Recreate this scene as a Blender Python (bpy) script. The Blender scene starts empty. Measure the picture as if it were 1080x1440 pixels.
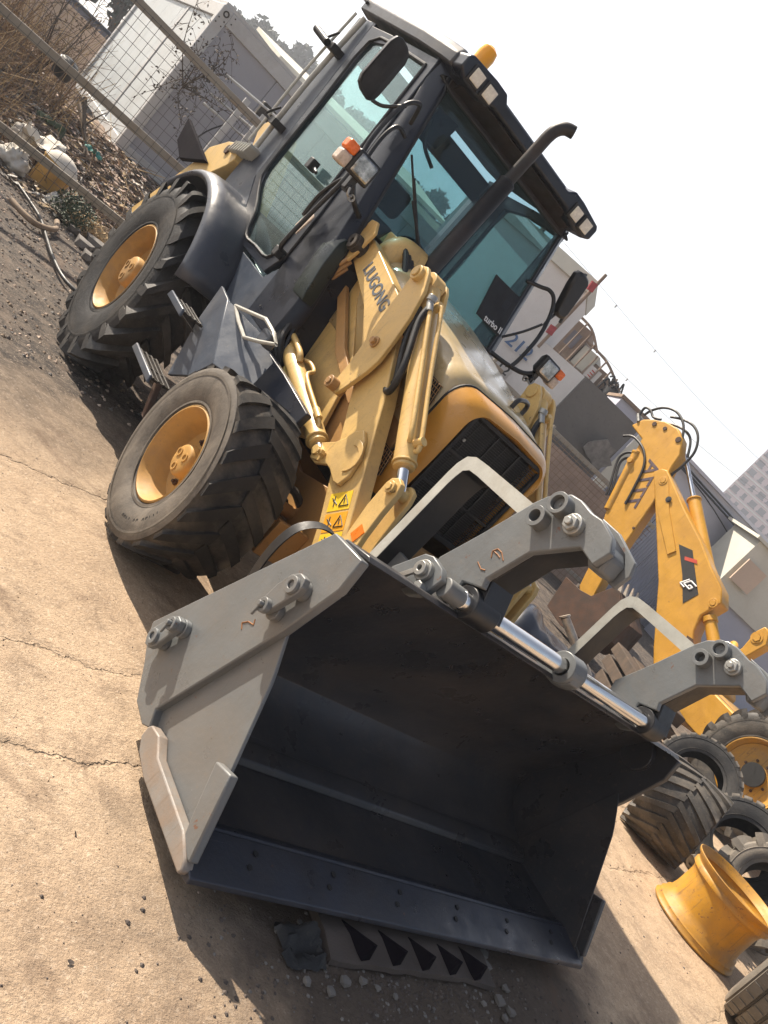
import bpy, bmesh, math, random
from mathutils import Vector, Matrix, noise as mnoise

rnd = random.Random(7)
S = bpy.context.scene
COL = S.collection

# ------------------------------------------------------------------ camera
def cam_matrix(pos, roll, pitch, yaw):
    cr, sr = math.cos(roll), math.sin(roll)
    f = Vector((math.sin(yaw) * math.cos(pitch), math.cos(yaw) * math.cos(pitch), math.sin(pitch)))
    r = Vector((math.cos(yaw), -math.sin(yaw), 0))
    u = r.cross(f)
    R = cr * r + sr * u
    U = -sr * r + cr * u
    m = Matrix((R, U, -f)).transposed().to_4x4()
    m.translation = pos
    return m

cd = bpy.data.cameras.new('camera')
cam = bpy.data.objects.new('camera', cd)
COL.objects.link(cam)
cam.matrix_world = cam_matrix((-2.8219, -1.5121, 1.6310), math.radians(43.361), math.radians(-9.671), math.radians(40.037))
cd.sensor_fit = 'VERTICAL'
cd.sensor_height = 36.0
cd.lens = 29.857
cd.clip_start = 0.05
cd.clip_end = 3000
S.camera = cam

# ------------------------------------------------------------------ light
SUN = Vector((0.50, -1.18, -1.0)).normalized()       # travel direction of the light
elev = math.asin(-SUN.z)
azim = math.atan2(-SUN.x, -SUN.y)                     # compass angle of the sun, from +Y towards +X
w = bpy.data.worlds.new('World')
S.world = w
w.use_nodes = True
wn = w.node_tree
bg = wn.nodes['Background']
sky = wn.nodes.new('ShaderNodeTexSky')
sky.sky_type = 'NISHITA'
sky.sun_disc = False
sky.sun_elevation = elev
sky.sun_rotation = azim
sky.air_density = 1.0
sky.dust_density = 2.0
sky.ozone_density = 1.0
# bright summer haze: a pale veil over the whole horizon, thinning out towards the zenith
tc = wn.nodes.new('ShaderNodeTexCoord')
sp = wn.nodes.new('ShaderNodeSeparateXYZ')
wn.links.new(tc.outputs['Generated'], sp.inputs[0])
mr = wn.nodes.new('ShaderNodeMapRange')
mr.interpolation_type = 'SMOOTHSTEP'
for k_, v_ in (('From Min', .50), ('From Max', .86), ('To Min', 1.0), ('To Max', .04)):
    mr.inputs[k_].default_value = v_
wn.links.new(sp.outputs[2], mr.inputs['Value'])
veil = wn.nodes.new('ShaderNodeBackground')
veil.inputs[0].default_value = (1.0, .955, .92, 1)
ml = wn.nodes.new('ShaderNodeMath'); ml.operation = 'MULTIPLY'
ml.inputs[1].default_value = .42
# the haze glows towards the sun's half of the sky and is dull opposite it
dp = wn.nodes.new('ShaderNodeVectorMath'); dp.operation = 'DOT_PRODUCT'
dp.inputs[1].default_value = (math.sin(azim), math.cos(azim), 0)
wn.links.new(tc.outputs['Generated'], dp.inputs[0])
m2 = wn.nodes.new('ShaderNodeMapRange'); m2.interpolation_type = 'SMOOTHSTEP'
for k_, v_ in (('From Min', -.60), ('From Max', .05), ('To Min', .16), ('To Max', 1.0)):
    m2.inputs[k_].default_value = v_
wn.links.new(dp.outputs['Value'], m2.inputs['Value'])
m3 = wn.nodes.new('ShaderNodeMath'); m3.operation = 'MULTIPLY'
wn.links.new(mr.outputs[0], m3.inputs[0])
wn.links.new(m2.outputs[0], m3.inputs[1])
wn.links.new(m3.outputs[0], ml.inputs[0])
wn.links.new(ml.outputs[0], veil.inputs[1])
wn.links.new(sky.outputs[0], bg.inputs[0])
bg.inputs[1].default_value = 0.05
ad = wn.nodes.new('ShaderNodeAddShader')
wn.links.new(bg.outputs[0], ad.inputs[0])
wn.links.new(veil.outputs[0], ad.inputs[1])
wn.links.new(ad.outputs[0], wn.nodes['World Output'].inputs[0])
ld = bpy.data.lights.new('sun', 'SUN')
ld.energy = 5.0
ld.angle = math.radians(0.5)
ld.color = (1.0, 0.885, 0.735)
sun = bpy.data.objects.new('sun', ld)
COL.objects.link(sun)
sun.rotation_euler = SUN.to_track_quat('-Z', 'Y').to_euler()
sun.location = (-10, 20, 20)
S.view_settings.view_transform = 'Standard'
S.view_settings.look = 'None'
S.view_settings.gamma = 1
S.view_settings.use_curve_mapping = False
S.view_settings.exposure = 1.04
S.render.engine = 'CYCLES'
S.cycles.max_bounces = 8
S.cycles.transparent_max_bounces = 16

# ------------------------------------------------------------------ materials
def nt(name):
    m = bpy.data.materials.new(name)
    m.use_nodes = True
    t = m.node_tree
    b = t.nodes['Principled BSDF']
    return m, t, b

def N(t, kind, **kw):
    n = t.nodes.new(kind)
    for k, v in kw.items():
        setattr(n, k, v)
    return n

def mixc(t, fac, a, b, mode='MIX'):
    n = N(t, 'ShaderNodeMix', data_type='RGBA', blend_type=mode)
    for s, v in ((0, fac), (6, a), (7, b)):
        if hasattr(v, 'is_output'):
            t.links.new(v, n.inputs[s])
        elif isinstance(v, (int, float)):
            n.inputs[s].default_value = v
        else:
            n.inputs[s].default_value = (v[0], v[1], v[2], 1)
    return n.outputs[2]

def noise(t, scale, detail=5, rough=.6, vec=None, dist=0):
    n = N(t, 'ShaderNodeTexNoise')
    n.inputs['Scale'].default_value = scale
    n.inputs['Detail'].default_value = detail
    n.inputs['Roughness'].default_value = rough
    n.inputs['Distortion'].default_value = dist
    if vec is not None:
        t.links.new(vec, n.inputs['Vector'])
    return n.outputs['Fac']

def ramp(t, v, lo, hi, a=0.0, b=1.0):
    n = N(t, 'ShaderNodeMapRange')
    n.inputs['From Min'].default_value = lo
    n.inputs['From Max'].default_value = hi
    n.inputs['To Min'].default_value = a
    n.inputs['To Max'].default_value = b
    t.links.new(v, n.inputs['Value'])
    return n.outputs['Result']

def math_(t, op, a, b=None):
    n = N(t, 'ShaderNodeMath', operation=op)
    for i, v in enumerate((a, b)):
        if v is None:
            continue
        if hasattr(v, 'is_output'):
            t.links.new(v, n.inputs[i])
        else:
            n.inputs[i].default_value = v
    return n.outputs[0]

def pos(t):
    return N(t, 'ShaderNodeNewGeometry').outputs['Position']

def bump(t, b, h, strength=.3, dist=.01):
    n = N(t, 'ShaderNodeBump')
    n.inputs['Strength'].default_value = strength
    n.inputs['Distance'].default_value = dist
    t.links.new(h, n.inputs['Height'])
    t.links.new(n.outputs[0], b.inputs['Normal'])

def paint(name, col, rough=.5, var=.25, dirt=None, dirt_amt=.35, scale=6, metal=0, spec=.5, bmp=.06, streak=0.0, chips=None, coat=0):
    m, t, b = nt(name)
    p = pos(t)
    c2 = tuple(v * (1 - var) for v in col)
    f = ramp(t, noise(t, scale, 6, .65, p), .35, .68)
    c = mixc(t, f, c2, col)
    if dirt:
        g = ramp(t, noise(t, scale * .45, 8, .72, p, .6), .46, .70, 0, dirt_amt)
        c = mixc(t, g, c, dirt)
        g3 = ramp(t, noise(t, scale * 14, 3, .6, p), .60, .72, 0, dirt_amt * .7)
        c = mixc(t, g3, c, dirt)
    if chips:
        g2 = ramp(t, noise(t, scale * 5, 7, .7, p, .3), .655, .68, 0, 1)
        c = mixc(t, g2, c, chips)
    t.links.new(c, b.inputs['Base Color'])
    rr = ramp(t, noise(t, scale * 2, 5, .6, p), .3, .7, max(.05, rough - .12), min(1, rough + .15))
    t.links.new(rr, b.inputs['Roughness'])
    b.inputs['Metallic'].default_value = metal
    b.inputs['Specular IOR Level'].default_value = spec
    if coat:
        b.inputs['Coat Weight'].default_value = coat
        b.inputs['Coat Roughness'].default_value = .15
    if bmp:
        bump(t, b, noise(t, scale * 12, 4, .6, p), bmp, .01)
    return m

def worn(name, col, rough=.5, var=.25, dirt=None, dirt_amt=.35, scale=6, metal=0, spec=.5, bmp=.06, chips=(.16, .075, .04), coat=0, ct=.66):
    """work machine paint: patchy tone, dust, long thin scratches, rain runs and small chips"""
    m, t, b = nt(name)
    p = pos(t)
    c = mixc(t, ramp(t, noise(t, scale, 6, .65, p), .35, .68), tuple(v * (1 - var) for v in col), col)
    c = mixc(t, ramp(t, noise(t, scale * .45, 8, .72, p, .6), .44, .70, 0, dirt_amt), c, dirt)
    c = mixc(t, ramp(t, noise(t, scale * 14, 3, .6, p), .60, .72, 0, dirt_amt * .7), c, dirt)
    mp = N(t, 'ShaderNodeMapping')
    mp.inputs['Scale'].default_value = (9, 9, .9)
    t.links.new(p, mp.inputs[0])
    c = mixc(t, ramp(t, noise(t, 3.0, 5, .7, mp.outputs[0]), .57, .74, 0, dirt_amt * .9), c, tuple(v * .55 for v in dirt))
    sc = None
    for rot, sx_ in (((.5, .3, .2), 70), ((1.2, -.4, 1.0), 55)):
        mp = N(t, 'ShaderNodeMapping')
        mp.inputs['Rotation'].default_value = rot
        mp.inputs['Scale'].default_value = (1.2, sx_, sx_)
        t.links.new(p, mp.inputs[0])
        k = ramp(t, noise(t, 1.6, 3, .6, mp.outputs[0]), .70, .735)
        sc = k if sc is None else math_(t, 'MAXIMUM', sc, k)
    sc = math_(t, 'MULTIPLY', sc, ramp(t, noise(t, scale * .5, 4, .6, p), .45, .62, 0, .55))
    c = mixc(t, sc, c, tuple(min(1, v * 1.5 + .05) for v in col))
    c = mixc(t, ramp(t, noise(t, scale * 5, 7, .7, p, .3), ct, ct + .025, 0, .9), c, chips)
    t.links.new(c, b.inputs['Base Color'])
    rr = ramp(t, noise(t, scale * 2, 5, .6, p), .3, .7, max(.05, rough - .12), min(1, rough + .18))
    t.links.new(rr, b.inputs['Roughness'])
    b.inputs['Metallic'].default_value = metal
    b.inputs['Specular IOR Level'].default_value = spec
    if coat:
        b.inputs['Coat Weight'].default_value = coat
        b.inputs['Coat Roughness'].default_value = .2
    h = math_(t, 'ADD', noise(t, scale * 12, 4, .6, p), math_(t, 'MULTIPLY', noise(t, 2.2, 3, .5, p), 3.0))
    bump(t, b, h, max(bmp, .08), .012)
    return m

M = {}
M['tan'] = worn('tan loader paint', (.66, .44, .155), .42, .14, (.26, .17, .09), .45, 5, coat=.12, chips=(.14, .085, .05))
M['orange'] = paint('amber nose paint', (.56, .265, .035), .35, .12, (.30, .15, .05), .25, 5, coat=.3)
M['hoodtop'] = paint('faded hood paint', (.54, .40, .19), .30, .12, (.42, .36, .26), .6, 3.5, coat=.5)
M['rim'] = paint('wheel rim paint', (.50, .285, .085), .55, .2, (.24, .155, .09), .65, 7, spec=.3)
M['yellow'] = worn('golden yellow paint', (.58, .295, .025), .45, .14, (.28, .13, .03), .35, 4, chips=(.16, .06, .025))
M['rimyellow'] = worn('yellow steel rim paint', (.52, .26, .022), .50, .2, (.24, .15, .07), .95, 4, ct=.615)
M['grey'] = worn('grey bucket paint', (.150, .160, .165), .36, .15, (.20, .16, .12), .35, 4, chips=(.16, .07, .035))
M['greylight'] = paint('worn pale grey paint', (.44, .44, .40), .45, .2, (.25, .20, .14), .5, 9)
M['forkdark'] = paint('shaded dark fork paint', (.018, .019, .022), .40, .3, (.06, .048, .04), .4, 5)  # fork paint with the shade of web and blade put into the colour
M['cover'] = paint('dark green cab cover', (.010, .020, .017), .30, .3, (.04, .04, .035), .3, 5)
M['wearbar'] = worn('scraped wear bar', (.26, .25, .235), .42, .25, (.30, .20, .13), .7, 7)
M['wiretan'] = paint('rusty tan fence wire', (.30, .20, .13), .7, .3, None, 0, 4)
M['scuff'] = paint('scraped bright steel', (.55, .50, .42), .38, .3, (.36, .20, .11), .7, 16, metal=.35)
M['inner'] = worn('shaded dark bucket paint', (.042, .043, .049), .33, .35, (.100, .080, .066), .6, 2.6, chips=(.075, .062, .055), metal=.0, spec=.4, bmp=.1)  # bucket paint for inside and right side, shade put into the colour
M['edge'] = worn('cutting edge steel', (.045, .052, .072), .36, .25, (.08, .068, .058), .4, 5, metal=.3)
M['navy'] = paint('dark navy cab paint', (.010, .014, .026), .36, .25, (.032, .033, .038), .35, 4, spec=.4, coat=.15)
M['fender'] = paint('dusty dark fender paint', (.045, .052, .070), .36, .25, (.11, .10, .09), .5, 3, coat=.2)
M['sill'] = paint('dusty blue grey sill paint', (.060, .076, .105), .38, .2, (.16, .15, .14), .5, 4)
M['roof'] = paint('dusty cab roof paint', (.035, .037, .044), .42, .2, (.12, .11, .10), .45, 4)
M['black'] = paint('black plastic', (.014, .014, .016), .42, .3, (.05, .045, .04), .4, 8)
M['blackmat'] = paint('matt black steel', (.010, .010, .012), .6, .3, (.04, .033, .028), .5, 8)
M['padblack'] = paint('dull black pad', (.012, .010, .014), .95, .3, (.03, .025, .025), .4, 8, spec=.03)
M['hose'] = paint('rubber hose', (.012, .012, .013), .5, .3, (.06, .05, .04), .4, 20)
M['exhaust'] = paint('rusty dark exhaust', (.012, .010, .010), .55, .35, (.05, .03, .022), .5, 6)
M['rubber'] = paint('tyre rubber', (.016, .016, .017), .62, .35, (.10, .085, .07), .7, 5, bmp=.25)
M['rubberdust'] = paint('dusty tyre rubber', (.050, .046, .042), .66, .35, (.17, .145, .115), .8, 5, bmp=.25)
def tyre_dust():
    # rubber with dry mud rubbed onto the side wall (by distance from the hub), black tread
    m, t, b = nt('muddy side wall rubber')
    p = N(t, 'ShaderNodeTexCoord').outputs['Object']
    sp_ = N(t, 'ShaderNodeSeparateXYZ'); t.links.new(p, sp_.inputs[0])
    r2 = math_(t, 'POWER', math_(t, 'ADD', math_(t, 'MULTIPLY', sp_.outputs[1], sp_.outputs[1]), math_(t, 'MULTIPLY', sp_.outputs[2], sp_.outputs[2])), .5)
    side = ramp(t, math_(t, 'ADD', r2, math_(t, 'MULTIPLY', math_(t, 'SUBTRACT', noise(t, 9, 5, .7, p), .5), .06)), .475, .455)
    dust = mixc(t, ramp(t, noise(t, 5, 7, .7, p, .4), .36, .66), (.060, .052, .044), (.165, .142, .115))
    tread = mixc(t, ramp(t, noise(t, 6, 7, .7, p, .4), .5, .72, 0, .8), (.013, .013, .014), (.07, .06, .05))
    c = mixc(t, side, tread, dust)
    t.links.new(c, b.inputs['Base Color'])
    b.inputs['Roughness'].default_value = .65
    bump(t, b, noise(t, 40, 5, .7, p), .25, .01)
    return m
M['tyredust'] = tyre_dust()
def tyre_tread():
    # black side wall colour deepened for shade, dusty tread lightened as sunlit, by radius
    m, t, b = nt('dusty sunlit tread rubber')
    p = N(t, 'ShaderNodeTexCoord').outputs['Object']
    sp_ = N(t, 'ShaderNodeSeparateXYZ'); t.links.new(p, sp_.inputs[0])
    r2 = math_(t, 'POWER', math_(t, 'ADD', math_(t, 'MULTIPLY', sp_.outputs[1], sp_.outputs[1]), math_(t, 'MULTIPLY', sp_.outputs[2], sp_.outputs[2])), .5)
    k = ramp(t, math_(t, 'ADD', r2, math_(t, 'MULTIPLY', math_(t, 'SUBTRACT', noise(t, 9, 5, .7, p), .5), .03)), .425, .445)
    c = mixc(t, k, mixc(t, ramp(t, noise(t, 5, 6, .7, p), .45, .7), (.014, .014, .015), (.05, .045, .04)), mixc(t, ramp(t, noise(t, 8, 6, .7, p), .35, .65), (.09, .08, .068), (.23, .20, .165)))
    t.links.new(c, b.inputs['Base Color'])
    b.inputs['Roughness'].default_value = .7
    bump(t, b, noise(t, 40, 5, .7, p), .25, .01)
    return m
M['tyretread'] = tyre_tread()
M['rubbergrey'] = paint('weathered grey tyre', (.15, .135, .115), .75, .3, (.26, .22, .175), .7, 6, bmp=.25)
M['rubberold'] = paint('old brown rubber', (.105, .082, .068), .75, .35, (.19, .15, .12), .7, 8, bmp=.3)
M['treadsheet'] = paint('dusty brown tread rubber', (.115, .090, .075), .8, .4, (.06, .048, .04), .7, 9, bmp=.3)
M['rustmark'] = paint('orange crayon mark', (.30, .13, .045), .7, .4, None, 0, 30)
M['chrome'] = paint('chrome rod', (.78, .78, .78), .10, .08, None, 0, 6, metal=1, bmp=0)
M['steel'] = paint('galvanised steel', (.40, .40, .38), .42, .25, (.22, .17, .12), .5, 12, metal=.6)
M['dirty'] = paint('oily machinery', (.035, .030, .026), .6, .5, (.12, .09, .06), .6, 9)
M['rust'] = paint('rusted steel', (.105, .052, .030), .8, .5, (.035, .024, .018), .8, 7, bmp=.4)
M['darkwood'] = paint('dark old timber', (.095, .065, .045), .9, .45, (.03, .024, .02), .7, 9, bmp=.3)
M['tanshade'] = paint('tan shaded frame', (.46, .25, .085), .5, .2, (.17, .11, .06), .55, 4)  # darker copy of the tan paint, shade put into the colour
M['lens'] = paint('clear lamp lens', (.70, .70, .68), .10, .75, (.10, .10, .09), .8, 26, metal=.7)
M['lamp'] = paint('pale lamp lens', (.80, .76, .66), .2, .2, (.5, .46, .38), .4, 30)
M['amberlens'] = paint('orange indicator lens', (.85, .17, .02), .22, .15, None, 0, 20)
M['clearlens'] = paint('frosted indicator lens', (.62, .50, .40), .25, .25, None, 0, 30)
M['decaly'] = paint('yellow warning decal', (.85, .56, .03), .4, .1, (.5, .33, .06), .3, 20)
M['decalo'] = paint('orange warning decal', (.80, .36, .02), .4, .1, (.5, .33, .06), .3, 20)
M['reflector'] = paint('red orange reflector', (.80, .20, .02), .3, .2, None, 0, 40)
M['letter'] = paint('slate blue lettering', (.10, .125, .16), .5, .25, (.35, .25, .12), .4, 30)
M['ink'] = paint('black print', (.02, .02, .02), .5, .2, None, 0, 20)
M['purple'] = paint('faded purple lettering', (.07, .045, .07), .6, .3, (.30, .16, .05), .35, 18)
M['bluenum'] = paint('blue number paint', (.06, .13, .27), .6, .2, None, 0, 20)
M['whiteprint'] = paint('white print', (.78, .78, .78), .5, .1, None, 0, 20)
M['redprint'] = paint('red print', (.55, .06, .03), .5, .2, None, 0, 20)
M['litter'] = paint('pinkish dry litter', (.58, .43, .35), .85, .4, (.30, .20, .16), .5, 6)
M['plankred'] = paint('faded red cloth', (.45, .06, .07), .8, .3, None, 0, 10)
M['seat'] = paint('seat fabric', (.025, .028, .033), .85, .3, None, 0, 20)
M['container'] = paint('cabin shaded grey panel', (.36, .36, .39), .55, .1, (.33, .32, .32), .4, 2)  # shade of the front wall put into the panel colour
M['containerlit'] = paint('cabin sunlit white panel', (.48, .51, .52), .5, .1, (.42, .40, .36), .4, 2)  # same panels on the sunlit side, lightened in colour
M['frame'] = paint('cabin frame', (.52, .52, .51), .5, .12, (.34, .30, .26), .5, 3)
M['rail'] = paint('galvanised fence rail', (.33, .30, .25), .5, .2, (.26, .17, .09), .5, 4, metal=.2)
M['wire'] = paint('fence wire', (.13, .12, .11), .6, .3, None, 0, 4)
M['white'] = paint('white painted panel', (.66, .63, .60), .6, .08, (.42, .38, .33), .35, 1.2)
M['greywall'] = paint('dark cement render', (.165, .155, .145), .9, .25, (.09, .085, .08), .6, 1.1, bmp=.3)
M['lilac'] = paint('lilac grey wall', (.56, .56, .63), .7, .07, (.44, .44, .48), .3, 1)
M['lilacdark'] = paint('grey blue ribbed cladding', (.42, .43, .51), .65, .12, (.30, .30, .35), .4, 1)
M['cream'] = paint('cream wall', (.60, .58, .50), .7, .1, (.42, .38, .30), .4, 1)
M['brownwall'] = paint('brown brickwork', (.44, .32, .25), .9, .3, (.26, .19, .15), .5, 2, bmp=.3)
M['beige'] = paint('beige render', (.60, .46, .35), .85, .12, (.40, .31, .23), .4, .8)
M['rusty'] = paint('rusty shack cladding', (.30, .22, .16), .8, .4, (.16, .09, .06), .6, 1.5)
M['apartment'] = paint('pinkish apartment wall', (.56, .44, .44), .8, .06, None, 0, .3)
M['aptwin'] = paint('apartment window', (.12, .11, .13), .4, .2, None, 0, .4)
M['bucketplastic'] = paint('yellow plastic tub', (.55, .33, .09), .5, .2, (.32, .20, .09), .5, 9)
M['sack'] = paint('white woven sack', (.66, .62, .55), .8, .15, (.38, .30, .22), .5, 7, bmp=.3)
M['stone'] = paint('broken concrete', (.24, .22, .20), .9, .4, (.12, .105, .09), .6, 9, bmp=.3)
M['dark grass'] = paint('green leaves', (.035, .06, .018), .7, .5, None, 0, 12)
M['twig'] = paint('dry twigs', (.27, .18, .11), .9, .45, None, 0, 9)
M['straw'] = paint('dry straw', (.55, .40, .22), .9, .35, None, 0, 9)
M['wood'] = paint('weathered timber', (.30, .22, .15), .85, .3, (.14, .10, .07), .5, 6)
M['teal'] = paint('teal rag', (.04, .24, .20), .8, .3, None, 0, 9)
M['bark'] = paint('bark', (.09, .065, .045), .9, .3, None, 0, 4)
M['leaf far'] = paint('distant tree foliage', (.055, .075, .050), .85, .45, None, 0, .35)
M['tyretext'] = paint('tyre lettering', (.012, .012, .012), .6, .1, None, 0, 20)

def glass(name, tint, refl=.05, dust=.12, dustcol=(.35, .40, .40)):
    m, t, b = nt(name)
    t.nodes.remove(b)
    out = t.nodes['Material Output']
    tr = N(t, 'ShaderNodeBsdfTransparent')
    tr.inputs[0].default_value = (*tint, 1)
    gl = N(t, 'ShaderNodeBsdfGlossy')
    gl.inputs['Roughness'].default_value = .02
    gl.inputs[0].default_value = (.80, .92, .93, 1)
    di = N(t, 'ShaderNodeBsdfDiffuse')
    di.inputs[0].default_value = (*dustcol, 1)
    lw = N(t, 'ShaderNodeLayerWeight')
    lw.inputs[0].default_value = .5
    f = math_(t, 'ADD', math_(t, 'MULTIPLY', math_(t, 'POWER', lw.outputs['Facing'], 4.0), .75), refl)
    m1 = N(t, 'ShaderNodeMixShader')
    t.links.new(ramp(t, noise(t, 3.5, 6, .65, pos(t), .5), .35, .75, dust * .3, dust * 1.6), m1.inputs[0])
    t.links.new(tr.outputs[0], m1.inputs[1])
    t.links.new(di.outputs[0], m1.inputs[2])
    m2 = N(t, 'ShaderNodeMixShader')
    t.links.new(f, m2.inputs[0])
    t.links.new(m1.outputs[0], m2.inputs[1])
    t.links.new(gl.outputs[0], m2.inputs[2])
    t.links.new(m2.outputs[0], out.inputs[0])
    return m
M['glass'] = glass('tinted windscreen glass', (.54, .68, .72), .035, .03)
M['glassdoor'] = glass('tinted door glass', (.76, .87, .86), .04, .04)

# beacon: translucent amber
def beacon_mat():
    m, t, b = nt('amber beacon plastic')
    b.inputs['Base Color'].default_value = (.95, .42, .01, 1)
    b.inputs['Roughness'].default_value = .2
    b.inputs['Subsurface Weight'].default_value = .6
    b.inputs['Subsurface Radius'].default_value = (.05, .03, .01)
    return m
M['beacon'] = beacon_mat()

# ------------------------------------------------------------------ mesh builder
class G:
    def __init__(self):
        self.bm = bmesh.new()

    def face(self, pts):
        vs = [self.bm.verts.new(p) for p in pts]
        return self.bm.faces.new(vs)

    def loft(self, loops, closed=True, caps=True):
        rows = [[self.bm.verts.new(p) for p in l] for l in loops]
        n = len(rows[0])
        rng = range(n) if closed else range(n - 1)
        for a, b in zip(rows, rows[1:]):
            for i in rng:
                j = (i + 1) % n
                self.bm.faces.new((a[i], a[j], b[j], b[i]))
        if caps:
            for r in (rows[0], rows[-1]):
                try:
                    self.bm.faces.new(r)
                except ValueError:
                    pass
        return rows

    def box(self, x0, x1, y0, y1, z0, z1):
        return self.loft([[(x0, y0, z0), (x1, y0, z0), (x1, y1, z0), (x0, y1, z0)],
                          [(x0, y0, z1), (x1, y0, z1), (x1, y1, z1), (x0, y1, z1)]])

    def obox(self, c, ax, ay, az):
        c, ax, ay, az = map(Vector, (c, ax, ay, az))
        lo = [c - ax - ay - az, c + ax - ay - az, c + ax + ay - az, c - ax + ay - az]
        return self.loft([lo, [p + 2 * az for p in lo]])

    def px(self, poly, x0, x1):
        return self.loft([[(x0, y, z) for y, z in poly], [(x1, y, z) for y, z in poly]])

    def py(self, poly, y0, y1):
        return self.loft([[(x, y0, z) for x, z in poly], [(x, y1, z) for x, z in poly]])

    def pz(self, poly, z0, z1):
        return self.loft([[(x, y, z0) for x, y in poly], [(x, y, z1) for x, y in poly]])

    def slab(self, pts, vec):
        vec = Vector(vec)
        return self.loft([[Vector(p) for p in pts], [Vector(p) + vec for p in pts]])

    def tube(self, pts, r, n=10, smooth=True, caps=True):
        P = [Vector(p) for p in pts]
        if smooth and len(P) > 2:
            P = catmull(P)
        rs = r if isinstance(r, (list, tuple)) else None
        loops = []
        t0 = (P[1] - P[0]).normalized()
        up = Vector((0, 0, 1)) if abs(t0.z) < .9 else Vector((1, 0, 0))
        u = t0.cross(up).normalized()
        for i, p in enumerate(P):
            t = (P[min(i + 1, len(P) - 1)] - P[max(i - 1, 0)]).normalized()
            u = (u - t * u.dot(t)).normalized()
            v = t.cross(u)
            if rs:
                s = i / (len(P) - 1) * (len(rs) - 1)
                k = min(int(s), len(rs) - 2)
                rr = rs[k] + (rs[k + 1] - rs[k]) * (s - k)
            else:
                rr = r
            loops.append([p + rr * (math.cos(2 * math.pi * k / n) * u + math.sin(2 * math.pi * k / n) * v) for k in range(n)])
        self.loft(loops, True, caps)

    def cyl(self, a, b, r, n=20, r2=None):
        a, b = Vector(a), Vector(b)
        t = (b - a).normalized()
        up = Vector((0, 0, 1)) if abs(t.z) < .9 else Vector((1, 0, 0))
        u = t.cross(up).normalized()
        v = t.cross(u)
        L = []
        for p, rr in ((a, r), (b, r if r2 is None else r2)):
            L.append([p + rr * (math.cos(2 * math.pi * k / n) * u + math.sin(2 * math.pi * k / n) * v) for k in range(n)])
        self.loft(L)

    def ring(self, a, b, r, ri, n=24):
        a, b = Vector(a), Vector(b)
        t = (b - a).normalized()
        up = Vector((0, 0, 1)) if abs(t.z) < .9 else Vector((1, 0, 0))
        u = t.cross(up).normalized()
        v = t.cross(u)
        L = []
        for p, rr in ((a, ri), (a, r), (b, r), (b, ri), (a, ri)):
            L.append([p + rr * (math.cos(2 * math.pi * k / n) * u + math.sin(2 * math.pi * k / n) * v) for k in range(n)])
        self.loft(L, True, False)

    def lathe(self, prof, n=48, axis='X', a0=0, a1=2 * math.pi):
        """prof: list of (h, r) along the axis"""
        full = abs(a1 - a0 - 2 * math.pi) < 1e-6
        m = n if full else n + 1
        loops = []
        for h, r in prof:
            row = []
            for k in range(m):
                a = a0 + (a1 - a0) * k / n
                c, s = r * math.cos(a), r * math.sin(a)
                row.append((h, c, s) if axis == 'X' else (c, s, h))
            loops.append(row)
        self.loft(loops, full, False)

    def sphere(self, c, r, n=14, sx=1, sy=1, sz=1):
        c = Vector(c)
        L = []
        for i in range(1, n // 2):
            a = math.pi * i / (n // 2)
            L.append([c + Vector((sx * r * math.sin(a) * math.cos(2 * math.pi * k / n), sy * r * math.sin(a) * math.sin(2 * math.pi * k / n), sz * r * math.cos(a))) for k in range(n)])
        self.loft(L)

    def xform(self, m):
        bmesh.ops.transform(self.bm, matrix=m, verts=self.bm.verts)
        return self

def catmull(P, k=6):
    out = []
    for i in range(len(P) - 1):
        p0, p1, p2, p3 = P[max(i - 1, 0)], P[i], P[i + 1], P[min(i + 2, len(P) - 1)]
        for j in range(k):
            t = j / k
            out.append(.5 * ((2 * p1) + (p2 - p0) * t + (2 * p0 - 5 * p1 + 4 * p2 - p3) * t * t + (3 * p1 - p0 - 3 * p2 + p3) * t ** 3))
    out.append(P[-1])
    return out

WORLD = {}

def wpos(o):
    return WORLD.get(o.name, Vector((0, 0, 0)))

def finish(o, parent, origin):
    WORLD[o.name] = Vector(origin)
    if parent is not None:
        o.parent = parent
        o.location = Vector(origin) - wpos(parent)
    else:
        o.location = origin

def tagit(o, label=None, cat=None, group=None, kind=None):
    if label: o['label'] = label
    if cat: o['category'] = cat
    if group: o['group'] = group
    if kind: o['kind'] = kind
    return o

def obj(name, g, mat, parent=None, bev=0.0, smooth=38, origin=None, seg=2, mats=None, **tags):
    bm = g.bm
    bmesh.ops.remove_doubles(bm, verts=bm.verts, dist=1e-5)
    bmesh.ops.recalc_face_normals(bm, faces=bm.faces)
    ca = math.radians(smooth)
    for f in bm.faces:
        f.smooth = True
    for e in bm.edges:
        if len(e.link_faces) == 2:
            if e.calc_face_angle(0) > ca:
                e.smooth = False
    if origin is None:
        if bm.verts:
            lo = Vector([min(v.co[i] for v in bm.verts) for i in range(3)])
            hi = Vector([max(v.co[i] for v in bm.verts) for i in range(3)])
            origin = (lo + hi) / 2 if parent is not None else Vector(((lo.x + hi.x) / 2, (lo.y + hi.y) / 2, lo.z))
        else:
            origin = Vector((0, 0, 0))
    origin = Vector(origin)
    bmesh.ops.translate(bm, verts=bm.verts, vec=-origin)
    me = bpy.data.meshes.new(name)
    bm.to_mesh(me)
    bm.free()
    for m_ in (mats or [mat]):
        me.materials.append(M[m_] if isinstance(m_, str) else m_)
    o = bpy.data.objects.new(name, me)
    COL.objects.link(o)
    finish(o, parent, origin)
    if bev:
        md = o.modifiers.new('bevel', 'BEVEL')
        md.width = bev
        md.segments = seg
        md.limit_method = 'ANGLE'
        md.angle_limit = math.radians(35)
        md.harden_normals = False
    tagit(o, **tags)
    return o

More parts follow.
